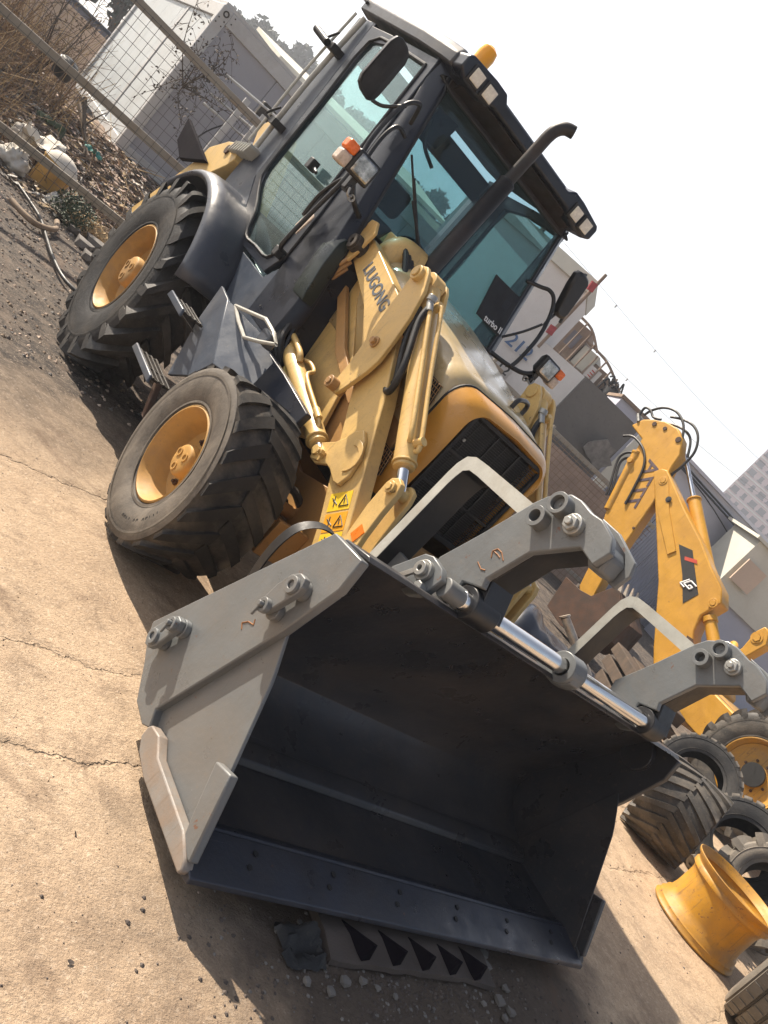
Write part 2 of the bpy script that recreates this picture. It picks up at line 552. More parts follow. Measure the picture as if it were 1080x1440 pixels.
def empty(name, loc, parent=None, rot=None, **tags):
    o = bpy.data.objects.new(name, None)
    COL.objects.link(o)
    o.empty_display_size = .2
    finish(o, parent, loc)
    if rot: o.rotation_euler = rot
    tagit(o, **tags)
    return o

def dup(o, parent=None, loc=None, **tags):
    c = o.copy()
    COL.objects.link(c)
    if parent is not None:
        c.parent = parent
    if loc is not None:
        c.location = loc
    for ch in list(o.children):
        dup(ch, c)
    tagit(c, **tags)
    return c

def text(name, s, size, mtx, mat, parent, depth=.002, xs=1.0, bold=0.0, **tags):
    cu = bpy.data.curves.new(name, 'FONT')
    cu.body = s
    cu.size = size
    cu.extrude = depth
    cu.offset = bold
    cu.align_x = 'CENTER'
    cu.align_y = 'CENTER'
    tmp = bpy.data.objects.new('tmp', cu)
    COL.objects.link(tmp)
    dg = bpy.context.evaluated_depsgraph_get()
    me = bpy.data.meshes.new_from_object(tmp.evaluated_get(dg))
    bpy.data.objects.remove(tmp)
    me.name = name
    o_ = mtx.translation.copy()
    R = mtx.to_3x3().to_4x4() @ Matrix.Diagonal((xs, 1, 1, 1))
    me.transform(R)
    me.materials.clear()
    me.materials.append(M[mat])
    o = bpy.data.objects.new(name, me)
    COL.objects.link(o)
    finish(o, parent, o_)
    tagit(o, **tags)
    return o

def frame(o, xdir, ydir):
    x = Vector(xdir).normalized()
    y = Vector(ydir)
    y = (y - x * y.dot(x)).normalized()
    z = x.cross(y)
    m = Matrix((x, y, z)).transposed().to_4x4()
    m.translation = o
    return m

def fbm(x, y, z=0, s=1.0, o=4):
    return mnoise.fractal(Vector((x * s, y * s, z * s)), 1.0, 2.0, o)

exec_parts = []

# ------------------------------------------------------------------ ground
def ground_mat():
    m, t, b = nt('yard concrete')
    p = pos(t)
    sep = N(t, 'ShaderNodeSeparateXYZ')
    t.links.new(p, sep.inputs[0])
    X, Y = sep.outputs[0], sep.outputs[1]
    base = mixc(t, ramp(t, noise(t, 1.1, 7, .7, p, .4), .36, .66), (.40, .29, .195), (.57, .43, .295))
    base = mixc(t, ramp(t, noise(t, 5.5, 6, .7, p, .3), .50, .70, 0, .65), base, (.25, .185, .13))
    base = mixc(t, ramp(t, noise(t, 70, 4, .8, p), .49, .68, 0, .6), base, (.26, .19, .135))
    base = mixc(t, ramp(t, noise(t, 48, 4, .8, p), .53, .68, 0, .6), base, (.68, .545, .41))
    base = mixc(t, ramp(t, noise(t, 16, 5, .75, p, .3), .58, .70, 0, .55), base, (.22, .16, .11))
    base = mixc(t, ramp(t, noise(t, 120, 2, .6, p), .66, .72, 0, .8), base, (.09, .07, .055))
    # oily dark soil towards the heap
    far = math_(t, 'ADD', Y, math_(t, 'MULTIPLY', noise(t, .9, 6, .65, p), 2.6))
    far = math_(t, 'ADD', far, math_(t, 'MULTIPLY', X, -.15))
    fm = ramp(t, far, 3.5, 5.2)
    soil = mixc(t, ramp(t, noise(t, 7, 7, .75, p, .5), .42, .62), (.040, .034, .031), (.15, .12, .095))
    soil = mixc(t, ramp(t, noise(t, 60, 3, .7, p), .55, .68, 0, .7), soil, (.36, .30, .25))
    base = mixc(t, fm, base, soil)
    # dirt patch before and under the bucket, darkened to deepen the shadow there
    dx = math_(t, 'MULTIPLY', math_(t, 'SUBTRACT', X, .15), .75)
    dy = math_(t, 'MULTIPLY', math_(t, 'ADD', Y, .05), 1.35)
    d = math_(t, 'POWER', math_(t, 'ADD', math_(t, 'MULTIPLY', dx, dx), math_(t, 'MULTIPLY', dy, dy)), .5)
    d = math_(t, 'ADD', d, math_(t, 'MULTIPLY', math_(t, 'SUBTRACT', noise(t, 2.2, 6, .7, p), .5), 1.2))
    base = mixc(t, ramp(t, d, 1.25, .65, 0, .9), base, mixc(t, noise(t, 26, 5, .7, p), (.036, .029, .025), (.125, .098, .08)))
    # dark streaks of spilled oil
    st = ramp(t, noise(t, 1.5, 7, .75, p, 1.2), .545, .70, 0, .7)
    base = mixc(t, st, base, (.15, .10, .07))
    # cracks: wavy lines across the slab
    wob = math_(t, 'MULTIPLY', math_(t, 'SUBTRACT', noise(t, 3.5, 5, .7, p), .5), .22)
    crs = None
    for y0, sl, wd in ((.62, .12, .011), (1.16, .16, .007), (2.55, .22, .012), (-.95, .3, .004)):
        ln = math_(t, 'SUBTRACT', math_(t, 'ADD', Y, wob), math_(t, 'ADD', math_(t, 'MULTIPLY', X, sl), y0))
        dd = math_(t, 'ABSOLUTE', ln)
        k = ramp(t, dd, wd, wd * .3, 0, 1)
        halo = ramp(t, dd, wd * 6, wd, 0, .4)
        k = math_(t, 'MAXIMUM', k, math_(t, 'MULTIPLY', halo, ramp(t, noise(t, 9, 4, .6, p), .42, .6)))
        crs = k if crs is None else math_(t, 'MAXIMUM', crs, k)
    base = mixc(t, math_(t, 'MULTIPLY', crs, ramp(t, noise(t, 4.5, 4, .6, p), .38, .65, .0, .5)), base, (.12, .085, .06))
    t.links.new(base, b.inputs['Base Color'])
    b.inputs['Roughness'].default_value = .9
    b.inputs['Specular IOR Level'].default_value = .25
    h = math_(t, 'ADD', math_(t, 'MULTIPLY', noise(t, 110, 4, .75, p), .7), math_(t, 'MULTIPLY', noise(t, 22, 6, .7, p), .9))
    h = math_(t, 'SUBTRACT', h, math_(t, 'MULTIPLY', crs, 1.5))
    bump(t, b, h, .8, .012)
    return m
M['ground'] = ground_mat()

def ground_height(x, y):
    near = max(0, 1 - max(0, abs(x) - 8) / 10) * max(0, 1 - max(0, abs(y - 3) - 9) / 10)
    h = near * (.012 * fbm(x, y, 3, .55, 3) + .004 * fbm(x, y, 7, 4.0, 3))
    h -= .016 * near
    # dirt ridge in front of the bucket
    r = math.exp(-((y + .12) / .35) ** 2) * math.exp(-((x - .1) / .9) ** 2)
    h += .018 * r * (.7 + .9 * fbm(x, y, 9, 3.5, 4))
    return h

def ground():
    def axis(lo, hi, fine, far):
        a = []
        v = lo
        while v < hi:
            a.append(v)
            v += fine
        a.append(hi)
        step = .3
        l = [lo]
        while l[-1] > -far:
            l.append(l[-1] - step)
            step *= 1.45
        step = .3
        r = [hi]
        while r[-1] < far:
            r.append(r[-1] + step)
            step *= 1.45
        l[-1], r[-1] = -far, far
        return l[:0:-1] + a + r[1:]
    xs = axis(-2.6, 4.2, .045, 650)
    ys = axis(-1.2, 5.0, .045, 650)
    vs = [(x, y, ground_height(x, y)) for y in ys for x in xs]
    n = len(xs)
    fs = [(j * n + i, j * n + i + 1, (j + 1) * n + i + 1, (j + 1) * n + i) for j in range(len(ys) - 1) for i in range(n - 1)]
    me = bpy.data.meshes.new('ground')
    me.from_pydata(vs, [], fs)
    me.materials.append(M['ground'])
    me.polygons.foreach_set('use_smooth', [True] * len(me.polygons))
    o = bpy.data.objects.new('ground', me)
    COL.objects.link(o)
    tagit(o, kind='structure')
ground()

# ------------------------------------------------------------------ the loader
L = empty('backhoe_loader', (0, 3.0, 0), label='tan backhoe loader with dark cab and wide grey front bucket, nearest machine in the yard', cat='backhoe loader')

# ---- bucket
bucket = None
def build_bucket():
    global bucket
    g = G()
    prof_in = [(.130, .112), (.150, .110), (.520, .108), (.522, .128), (.585, .150), (.70, .178), (.80, .235), (.85, .31), (.846, .41), (.80, .50), (.528, .995), (.500, 1.026), (.365, 1.058)]
    prof_out = [(.362, 1.040), (.515, 1.006), (.545, .985), (.822, .515), (.862, .42), (.862, .33), (.81, .255), (.70, .198), (.585, .172)]
    # shell plate as an inner and an outer skin (outer is pushed back by the plate thickness)
    out = [(y + .022, z + .012) if z > .3 else (y + .012, z - .022) for y, z in prof_in]
    loop = prof_in + out[::-1]
    g.px(loop, -1.147, 1.147)
    b = obj('bucket', g, 'inner', L, bev=.004)
    # cutting edge: a thick plate with bolt holes
    g = G()
    g.px([(-.035, .078), (-.03, .098), (.14, .132), (.15, .118), (.15, .088), (.0, .066)], -1.165, 1.165)
    ce = obj('cutting_edge', g, 'edge', b, bev=.004)
    hole = None
    for k in range(6):
        x = -.92 + k * .37
        for dx_, dy_ in ((0, 0), (.035, .05)):
            c = Vector((x + dx_, .045 + dy_, .113 + dy_ * .2 + .0015))
            if hole is None:
                g = G()
                g.cyl(c, c + Vector((0, -.0006, .003)), .011, 10)
                hole = obj('bolt_hole', g, 'blackmat', b)
                hole0 = c
            else:
                dup(hole, b, hole.location + c - hole0)
    # ledge where the clam closes against the back half
    g = G()
    g.px([(.505, .108), (.515, .136), (.560, .156), (.60, .160), (.60, .148)], -1.13, 1.13)
    obj('clam_lip', g, 'inner', b, bev=.006)
    g = G()
    g.px([(.146, .122), (.158, .129), (.19, .118), (.20, .109)], -1.13, 1.13)
    obj('edge_weld', g, 'edge', b, bev=.003)
    for s in (-1, 1):
        g = G()
        up = [(.362, 1.053), (.346, .940), (.404, .712), (.605, .139), (.560, .092), (.605, .062), (.718, .062), (.845, .140), (.934, .181), (.980, .227), (.546, 1.027)]
        g.px(up, s * 1.142, s * 1.180)
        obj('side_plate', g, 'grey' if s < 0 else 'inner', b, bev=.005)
        g = G()
        lo = [(.450, .735), (.418, .705), (.337, .613), (.309, .576), (.165, .330), (.020, .080), (.452, .030), (.547, .040), (.605, .100), (.62, .18)]
        g.px(lo, s * 1.136, s * 1.150 if s < 0 else 1.1415)
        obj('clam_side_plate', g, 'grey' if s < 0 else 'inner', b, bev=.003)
        g = G()
        g.px([(.210, .322), (.122, .358), (.098, .315), (-.004, .125), (.010, .118), (.088, .130), (.123, .179)], s * 1.1502, s * 1.184)
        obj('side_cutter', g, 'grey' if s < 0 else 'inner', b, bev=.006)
        g = G()
        g.px([(.555, .100), (.545, .118), (.480, .136), (.409, .109), (.098, .140), (.016, .122), (-.012, .098), (-.006, .078), (.395, .028), (.50, .034), (.55, .06)], s * 1.1505, s * 1.192)
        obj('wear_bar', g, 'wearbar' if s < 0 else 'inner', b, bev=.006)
        # two lugs per side with pins
        for poly, pins in (([(.527, .700), (.520, .790), (.500, .850), (.470, .880), (.436, .885), (.418, .862), (.418, .835), (.455, .735), (.475, .700), (.50, .688)], ((.453, .838, 1), (.480, .722, 0))),
                           ([(.868, .226), (.877, .256), (.835, .352), (.805, .388), (.772, .390), (.758, .362), (.790, .252), (.815, .218), (.845, .210)], ((.826, .262, 1), (.784, .360, 0)))):
            g = G()
            g.px(poly, s * 1.205, s * 1.232)
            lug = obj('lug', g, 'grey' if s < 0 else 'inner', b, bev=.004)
            for y, z, big in pins:
                g = G()
                g.cyl((s * 1.181, y, z), (s * 1.205, y, z), .034, 18)
                if big:
                    g.ring((s * 1.232, y, z), (s * 1.246, y, z), .030, .014, 20)
                    g.cyl((s * 1.232, y, z), (s * 1.239, y, z), .013, 12)
                else:
                    g.ring((s * 1.232, y, z), (s * 1.252, y, z), .026, .012, 18)
                    g.cyl((s * 1.232, y, z), (s * 1.268, y, z), .010, 10)
                    g.obox((s * 1.255, y + .004, z - .022), (.005, 0, 0), (0, .005, 0), (0, 0, .026))
                obj('lug_pin', g, 'grey' if s < 0 else 'inner', lug, bev=.002)
    # hinge tube ends inside the right corner and outside
    for s in (-1, 1):
        g = G()
        g.lathe([(-.02, .001), (-.02, .085), (.02, .085), (.02, .001)], 28)
        g.xform(Matrix.Translation((s * 1.12, .52, .93)))
        obj('hinge_boss', g, 'inner', b, bev=.003)
    # backing brackets that take the lift arms
    for s in (-1, 1):
        for dx_ in (-.075, .075):
            g = G()
            g.px([(.915, .36), (1.12, .30), (1.16, .36), (1.06, .70), (.95, 1.0), (.62, 1.02), (.595, .985), (.878, .52), (.915, .44)], s * .515 + dx_ - .012, s * .515 + dx_ + .012)
            obj('hinge_bracket', g, 'grey', b, bev=.003)
    # mid lug that carries the fork shaft, and an outer lug on each side
    g = G()
    g.px([(.49, 1.035), (.499, 1.067), (.445, 1.150), (.41, 1.172), (.36, 1.172), (.325, 1.145), (.315, 1.095), (.340, 1.06), (.375, 1.04)], -.025, .035)
    g.ring((-.045, .385, 1.115), (.05, .385, 1.115), .066, .036, 26)
    obj('shaft_lug', g, 'grey', b, bev=.004)
    # raised weld splash at the top edge
    for s in (-1, 1):
        g = G()
        g.px([(.643, .990), (.639, 1.012), (.564, 1.134), (.525, 1.152), (.455, 1.150), (.419, 1.125), (.432, 1.06), (.46, 1.02), (.50, .99)], s * .815, s * .785)
        br = obj('shaft_bracket', g, 'grey', b, bev=.004)
        g = G()
        g.cyl((s * .815, .500, 1.098), (s * .835, .500, 1.098), .038, 22)
        g.ring((s * .835, .500, 1.098), (s * .852, .500, 1.098), .027, .010, 20)
        g.cyl((s * .815, .455, 1.055), (s * .846, .455, 1.055), .020, 6)
        g.obox((s * .842, .535, 1.045), (.006, 0, 0), (0, .008, .006), (0, -.03, .045))
        obj('bracket_bolt', g, 'steel', br, bev=.002)
        g = G()
        g.cyl((s * .785, .42, 1.11), (s * .70, .40, 1.112), .038, 24)
        obj('shaft_collar', g, 'grey', b, bev=.004)
    # the polished fork shaft
    g = G()
    g.cyl((-.72, .390, 1.115), (.80, .390, 1.115), .034, 28)
    obj('fork_shaft', g, 'chrome', b, bev=.002)
    # strap loop standing behind the left plate
    g = G()
    pts = catmull([Vector(p) for p in ((-1.115, .80, .62), (-1.15, .78, .74), (-1.165, .76, .84), (-1.15, .75, .915), (-1.09, .75, .955), (-1.02, .75, .955), (-.98, .75, .92))])
    for a, c in zip(pts, pts[1:]):
        pass
    g.loft([[p + Vector((0, -.022, 0)), p + Vector((0, .022, 0)), p + Vector((.006, .022, .006)), p + Vector((.006, -.022, .006))] for p in pts])
    obj('strap_loop', g, 'blackmat', b)
    # crayon marks left on the plate
    g = G()
    mk = [(.558, .573), (.580, .584), (.560, .608), (.528, .621), (.542, .634)]
    for (y0, z0), (y1, z1) in zip(mk, mk[1:]):
        g.cyl((-1.1806, y0, z0), (-1.1806, y1, z1), .0026, 5)
    obj('crayon_mark', g, 'rustmark', b)
    return b
bucket = build_bucket()

# ---- pallet forks folded back over the bucket
def build_fork(x0, first=None):
    x1 = x0 + .165
    f = empty('pallet_fork', (x0, .4, 1.1), L)
    arm = [(.470, 1.050), (.445, 1.085), (.466, 1.151), (.381, 1.191), (.398, 1.222), (.344, 1.390), (.212, 1.520), (.130, 1.508), (.112, 1.575), (.150, 1.612), (.225, 1.630), (.275, 1.624), (.343, 1.630), (.392, 1.622), (.461, 1.563), (.486, 1.516), (.560, 1.310), (.630, 1.137), (.600, 1.05), (.53, 1.03)]
    g = G()
    g.px(arm, x0, x0 + .030)
    obj('fork_side_plate', g, 'grey', f, bev=.005)
    g = G()
    web = [(.440, 1.150), (.398, 1.225), (.350, 1.395), (.216, 1.528), (.135, 1.52), (.128, 1.57), (.16, 1.60), (.228, 1.615), (.39, 1.60), (.47, 1.52), (.55, 1.31), (.60, 1.15)]
    g.px(web, x0 + .030, x1)
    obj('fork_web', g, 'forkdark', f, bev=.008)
    # bent tip plate beyond the web
    g = G()
    g.px([(.228, 1.605), (.160, 1.598), (.118, 1.568), (.112, 1.505), (.165, 1.490), (.215, 1.532)], x0 + .032, x0 + .120)
    obj('fork_toe', g, 'grey', f, bev=.012)
    g = G()
    g.px([(.330, 1.634), (.235, 1.636), (.110, 1.602), (.088, 1.560), (.098, 1.498), (.135, 1.498), (.20, 1.55)], x0 + .1205, x0 + .138)
    obj('fork_far_plate', g, 'grey', f, bev=.004)
    for k, (y, z, r, ri, h) in enumerate(((.402, 1.490, .038, .022, .045), (.371, 1.572, .040, .026, .045), (.283, 1.555, .037, 0, .040))):
        g = G()
        if ri:
            g.ring((x0 + .001, y, z), (x0 - h, y, z), r, ri, 28)
            g.cyl((x0 - .002, y, z), (x0 - (.004 if k == 0 else h * .55), y, z), ri - .001, 20)
            if k == 1:
                g.cyl((x0 - h * .55, y, z), (x0 - h * .62, y, z), .006, 8)
            o = obj('boss', g, 'grey', f, bev=.003)
        else:
            g.cyl((x0 + .001, y, z), (x0 - h * .6, y, z), r, 28)
            g.cyl((x0 - h * .6, y, z), (x0 - h, y, z), r * .78, 6)
            g.cyl((x0 - h, y, z), (x0 - h - .012, y, z), r * .38, 12)
            o = obj('boss', g, 'steel', f, bev=.003)
    # blade: over the top and down behind the bucket
    g = G()
    path = [(.40, 1.512), (.52, 1.508), (.80, 1.487), (.875, 1.478), (.915, 1.455), (.932, 1.41), (.936, 1.36), (.942, .80)]
    inn = [(.40, 1.452), (.52, 1.448), (.80, 1.432), (.855, 1.425), (.880, 1.405), (.888, 1.37), (.892, 1.33), (.895, .80)]
    g.px(path + inn[::-1], x0 + .022, x1 - .004)
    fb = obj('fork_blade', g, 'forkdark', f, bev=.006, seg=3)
    g = G()
    g.px(path + inn[::-1], x0 + .0195, x0 + .0215)
    obj('worn_sunlit_edge', g, 'greylight', fb)  # worn blade edge, sunlight put into its pale colour
    # pivot eye round the shaft
    g = G()
    g.ring((x0 + .004, .40, 1.112), (x1 - .02, .40, 1.112), .062, .036, 28)
    g.px([(.34, 1.12), (.46, 1.12), (.47, 1.20), (.40, 1.235)], x0 + .035, x1)
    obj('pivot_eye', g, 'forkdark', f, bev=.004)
    return f
fork1 = build_fork(-.690)
fork2 = dup(fork1, L, Vector((-.690 + 1.376, .4, 1.1)) - wpos(L))

for mk in ([(.446, 1.281), (.463, 1.299), (.453, 1.318), (.428, 1.320), (.398, 1.306)], [(.455, 1.303), (.435, 1.305), (.418, 1.304)], [(.477, 1.236), (.443, 1.229), (.426, 1.238)]):
    g = G()
    for (y0, z0), (y1, z1) in zip(mk, mk[1:]):
        g.cyl((-.6906, y0, z0), (-.6906, y1, z1), .0028, 5)
    obj('crayon_mark', g, 'rustmark', fork1)

# ---- lift arms, bell cranks and rams (left s=-1, right s=+1)
def loader_side(s):
    X = lambda v: s * v                      # distances from the centre line, outside is larger
    tan = 'tan'
    arm = [(2.905, 1.735), (2.945, 1.800), (2.915, 1.868), (2.844, 1.885), (2.269, 1.748), (1.997, 1.585), (1.735, 1.345), (1.612, 1.212), (1.27, .852), (1.10, .62), (1.03, .40), (1.10, .34), (1.19, .42), (1.33, .60), (1.472, .764), (1.649, .927), (1.836, 1.110), (1.996, 1.261), (2.207, 1.437), (2.45, 1.585)]
    g = G()
    g.px(arm, X(.475), X(.560))
    a = obj('lift_arm', g, tan, L, bev=.006)
    # gusset carrying the lift ram
    for x0, x1 in ((.561, .585),):
        g = G()
        g.px([(1.700, 1.150), (1.725, 1.090), (1.760, 1.045), (1.845, .985), (1.868, .935), (1.835, .895), (1.775, .898), (1.690, .945), (1.650, .945), (1.565, .925), (1.520, .935), (1.505, 1.000), (1.535, 1.090), (1.600, 1.160), (1.655, 1.185)], X(x0), X(x1))
        gu = obj('ram_gusset', g, tan, L, bev=.005)
        g = G()
        g.px([(1.84, .94), (1.80, .905), (1.745, .925), (1.745, .975), (1.80, .985)], X(.585), X(.60))
        g.cyl((X(.60), 1.808, .948), (X(.612), 1.808, .948), .026, 22)
        g.cyl((X(.60), 1.752, .965), (X(.624), 1.752, .965), .019, 6)
        g.cyl((X(.624), 1.752, .965), (X(.636), 1.752, .965), .010, 10)
        obj('ram_pin', g, tan, gu, bev=.002)
        # raised crescent plate
        g = G()
        ys = []
        c, r0 = (1.60, 1.06), .085
        outer = [(c[0] + r0 * math.cos(t_), c[1] + r0 * math.sin(t_)) for t_ in [math.radians(d) for d in range(60, 241, 20)]]
        inner = [(c[0] - .006 + (r0 - .022) * math.cos(t_), c[1] - .01 + (r0 - .022) * math.sin(t_)) for t_ in [math.radians(d) for d in range(240, 59, -20)]]
        g.px(outer + inner, X(.585), X(.592))
        obj('crescent_weld', g, tan, gu, bev=.002)
    # bell crank: a curved lever outside the arm
    g = G()
    crank = [(2.205, 1.855), (2.215, 1.890), (2.190, 1.925), (2.140, 1.935), (2.098, 1.910), (2.025, 1.835), (1.965, 1.700), (1.935, 1.580), (1.915, 1.450), (1.930, 1.370), (1.985, 1.225), (2.010, 1.190), (2.060, 1.185), (2.085, 1.215), (2.092, 1.328), (2.120, 1.450), (2.142, 1.545), (2.185, 1.75)]
    g.px(crank, X(.588), X(.612))
    ck = obj('bell_crank', g, tan, L, bev=.004)
    g = G()
    g.px([(y, z) for y, z in crank], X(.440), X(.462))
    obj('bell_crank', g, tan, L, bev=.004)
    g = G()
    for (y, z, r, mt) in ((2.152, 1.880, .040, 0),):
        g.cyl((X(.43), y, z), (X(.640), y, z), r, 24)
        g.cyl((X(.640), y, z), (X(.650), y, z), r * .62, 20)
    obj('crank_pin', g, tan, ck, bev=.003)
    g = G()
    y, z = 2.041, 1.501
    g.cyl((X(.612), y, z), (X(.622), y, z), .030, 20)
    g.cyl((X(.622), y, z), (X(.640), y, z), .020, 6)
    obj('crank_bolt', g, 'tanshade', ck, bev=.002)
    g = G()
    y, z = 2.048, 1.215
    g.cyl((X(.56), y, z), (X(.66), y, z), .033, 22)
    g.cyl((X(.66), y, z), (X(.668), y, z), .020, 6)
    obj('crank_pin', g, 'tanshade', ck, bev=.003)
    # levelling rod from the crank foot back to the tower
    g = G()
    g.px([(2.00, 1.23), (2.03, 1.185), (2.45, 1.30), (2.90, 1.55), (2.86, 1.60), (2.42, 1.36)], X(.47), X(.50))
    obj('levelling_link', g, 'tanshade', L, bev=.004)
    # tilt ram
    A = Vector((X(.515), 2.152, 1.880))
    B = Vector((X(.515), 1.242, 1.125))
    d = (B - A).normalized()
    g = G()
    e = A.lerp(B, .868)
    g.cyl(A + d * .03, e, .052, 28)
    g.cyl(e, e + d * .012, .058, 28)
    g.cyl(e + d * .012, e + d * .030, .050, 28)
    g.cyl(A - Vector((X(.04), 0, 0)), A + Vector((X(.04), 0, 0)), .062, 26)
    ram = obj('tilt_ram', g, tan, L, bev=.004)
    g = G()
    g.cyl(e, B, .0265, 24)
    obj('ram_rod', g, 'chrome', ram)
    # hard line along the ram with its fittings
    nrm = Vector((0, -d.z, d.y))
    if nrm.z < 0: nrm = -nrm
    g = G()
    off = nrm * .055 + Vector((-.045, 0, 0))
    g.tube([A.lerp(B, .16) + off * .9, A.lerp(B, .22) + off * 1.15, A.lerp(B, .5) + off * 1.15, A.lerp(B, .76) + off * 1.15, A.lerp(B, .80) + off * .6], .0125, 10)
    g.tube([A.lerp(B, .13) + nrm * .05, A.lerp(B, .15) + nrm * .085, A.lerp(B, .18) + nrm * .088, A.lerp(B, .5) + nrm * .078, A.lerp(B, .80) + nrm * .078, A.lerp(B, .835) + nrm * .05], .012, 10)
    g.cyl(A.lerp(B, .80) + nrm * .04, A.lerp(B, .80) + nrm * .095, .022, 12)
    g.cyl(A.lerp(B, .14) + nrm * .03, A.lerp(B, .14) + nrm * .085, .024, 12)
    obj('ram_pipe', g, tan, ram)
    g = G()
    p0 = A.lerp(B, .17) + nrm * .06 + Vector((-.055, 0, 0))
    g.tube([p0, A.lerp(B, .25) + nrm * .02 + Vector((-.075, 0, 0)), A.lerp(B, .45) - nrm * .02 + Vector((-.08, 0, 0)), A.lerp(B, .53) - nrm * .09 + Vector((-.06, 0, 0)), A.lerp(B, .50) - nrm * .16 + Vector((-.03, 0, 0)), A.lerp(B, .36) - nrm * .17, A.lerp(B, .12) - nrm * .14], .017, 10)
    g.tube([A.lerp(B, .15) + nrm * .0 + Vector((-.06, 0, 0)), A.lerp(B, .3) - nrm * .07 + Vector((-.05, 0, 0)), A.lerp(B, .47) - nrm * .12 + Vector((-.02, 0, 0)), A.lerp(B, .38) - nrm * .18, A.lerp(B, .15) - nrm * .17], .016, 10)
    g.tube([A.lerp(B, .33) - nrm * .055 + Vector((.05, 0, 0)), A.lerp(B, .5) - nrm * .06 + Vector((.055, 0, 0)), A.lerp(B, .60) + nrm * .01 + Vector((.055, 0, 0))], .018, 10)
    obj('ram_hose', g, 'hose', ram)
    g = G()
    g.cyl(p0 - d * .035, p0 + d * .03, .019, 12)
    g.cyl(p0 - d * .06 + nrm * .015, p0 - d * .035, .025, 12)
    obj('hose_fitting', g, 'steel', ram, bev=.002)
    # bucket link on the rod end
    for x0, x1 in ((.535, .565), (.455, .48)):
        g = G()
        lk = [(1.300, 1.110), (1.292, 1.150), (1.255, 1.175), (1.215, 1.165), (1.195, 1.120), (1.185, 1.02), (1.165, .90), (1.12, .74), (1.08, .62), (1.14, .58), (1.20, .70), (1.262, .86), (1.292, .99)]
        g.px(lk, X(x0), X(x1))
        bl = obj('bucket_link', g, tan, L, bev=.004)
        if x0 > .5:
            g = G()
            g.cyl((X(.45), 1.244, 1.122), (X(.585), 1.244, 1.122), .030, 22)
            g.cyl((X(.585), 1.244, 1.122), (X(.592), 1.244, 1.122), .019, 6)
            obj('link_pin', g, tan, bl, bev=.002)
            g = G()
            g.px([(1.236, .858), (1.222, .925), (1.172, .912), (1.186, .845)], X(.5655), X(.5685))
            obj('reflector', g, 'reflector', bl)
    # lift ram
    A = Vector((X(.575), 2.860, 1.165))
    B = Vector((X(.575), 1.800, .950))
    d = (B - A).normalized()
    e = A.lerp(B, .90)
    g = G()
    g.cyl(A, e, .053, 28)
    g.cyl(e, e + d * .014, .058, 26)
    g.cyl(e + d * .014, e + d * .04, .046, 26)
    g.cyl(A - Vector((.06, 0, 0)), A + Vector((.06, 0, 0)), .055, 24)
    ram = obj('lift_ram', g, tan, L, bev=.004)
    g = G()
    g.cyl(e, B, .028, 22)
    obj('ram_rod', g, 'chrome', ram)
    nrm = Vector((0, -d.z, d.y))
    if nrm.z < 0: nrm = -nrm
    o1 = nrm * .062 + Vector((X(.03), 0, 0))
    g = G()
    g.tube([A.lerp(B, .10) + o1, A.lerp(B, .20) + o1 * 1.2, A.lerp(B, .30) + o1 * 1.2, A.lerp(B, .34) + o1 * .8], .018, 10)
    o2 = nrm * .075 + Vector((X(-.01), 0, 0))
    g.tube([A.lerp(B, .30) + o2 * .8, A.lerp(B, .36) + o2 * 1.2, A.lerp(B, .44) + o2 * 1.25, A.lerp(B, .50) + o1 * 1.15, A.lerp(B, .74) + o1 * 1.05, A.lerp(B, .83) + o1 * 1.0, A.lerp(B, .87) + o1 * .7], .0115, 10)
    g.cyl(A.lerp(B, .76) + o1 * 1.05, A.lerp(B, .83) + o1 * 1.05, .019, 10)
    obj('ram_pipe', g, tan, ram)
    # pivot at the tower
    g = G()
    g.cyl((X(.44), 2.865, 1.800), (X(.635), 2.865, 1.800), .052, 26)
    g.ring((X(.635), 2.865, 1.800), (X(.65), 2.865, 1.800), .045, .015, 22)
    obj('pivot_pin', g, 'dirty', a, bev=.003)
    g = G()
    g.cyl((X(.44), 2.93, 1.60), (X(.61), 2.93, 1.60), .050, 24)
    g.ring((X(.61), 2.93, 1.60), (X(.63), 2.93, 1.60), .044, .018, 22)
    obj('pivot_pin', g, 'dirty', L, bev=.003)
    # tower: two cheek plates
    for x0, x1 in ((.43, .455), (.585, .605)):
        g = G()
        tw = [(3.02, 1.50), (3.02, 1.90), (2.96, 1.92 if s > 0 else 1.99), (2.86, 1.90 if s > 0 else 1.985), (2.80, 1.86), (2.78, 1.62), (2.70, 1.56), (2.32, 1.33), (2.24, 1.21), (2.10, .92), (2.40, .80), (3.00, .80)]
        if x0 > .5:
            if s > 0: continue
            tw = [(2.96, 1.88), (2.93, 1.96), (2.86, 1.965), (2.80, 1.91), (2.82, 1.76), (2.84, 1.70), (2.90, 1.70)]
        g.px(tw, X(x0), X(x1))
        obj('tower_plate', g, tan, L, bev=.004)
loader_side(-1)
loader_side(1)
text('boom_lettering', 'LIUGONG', .100, frame((-.5615, 2.485, 1.700), (0, -1, -.235), (0, -.235, 1)), 'letter', L, .0012, 1.0, .0022)
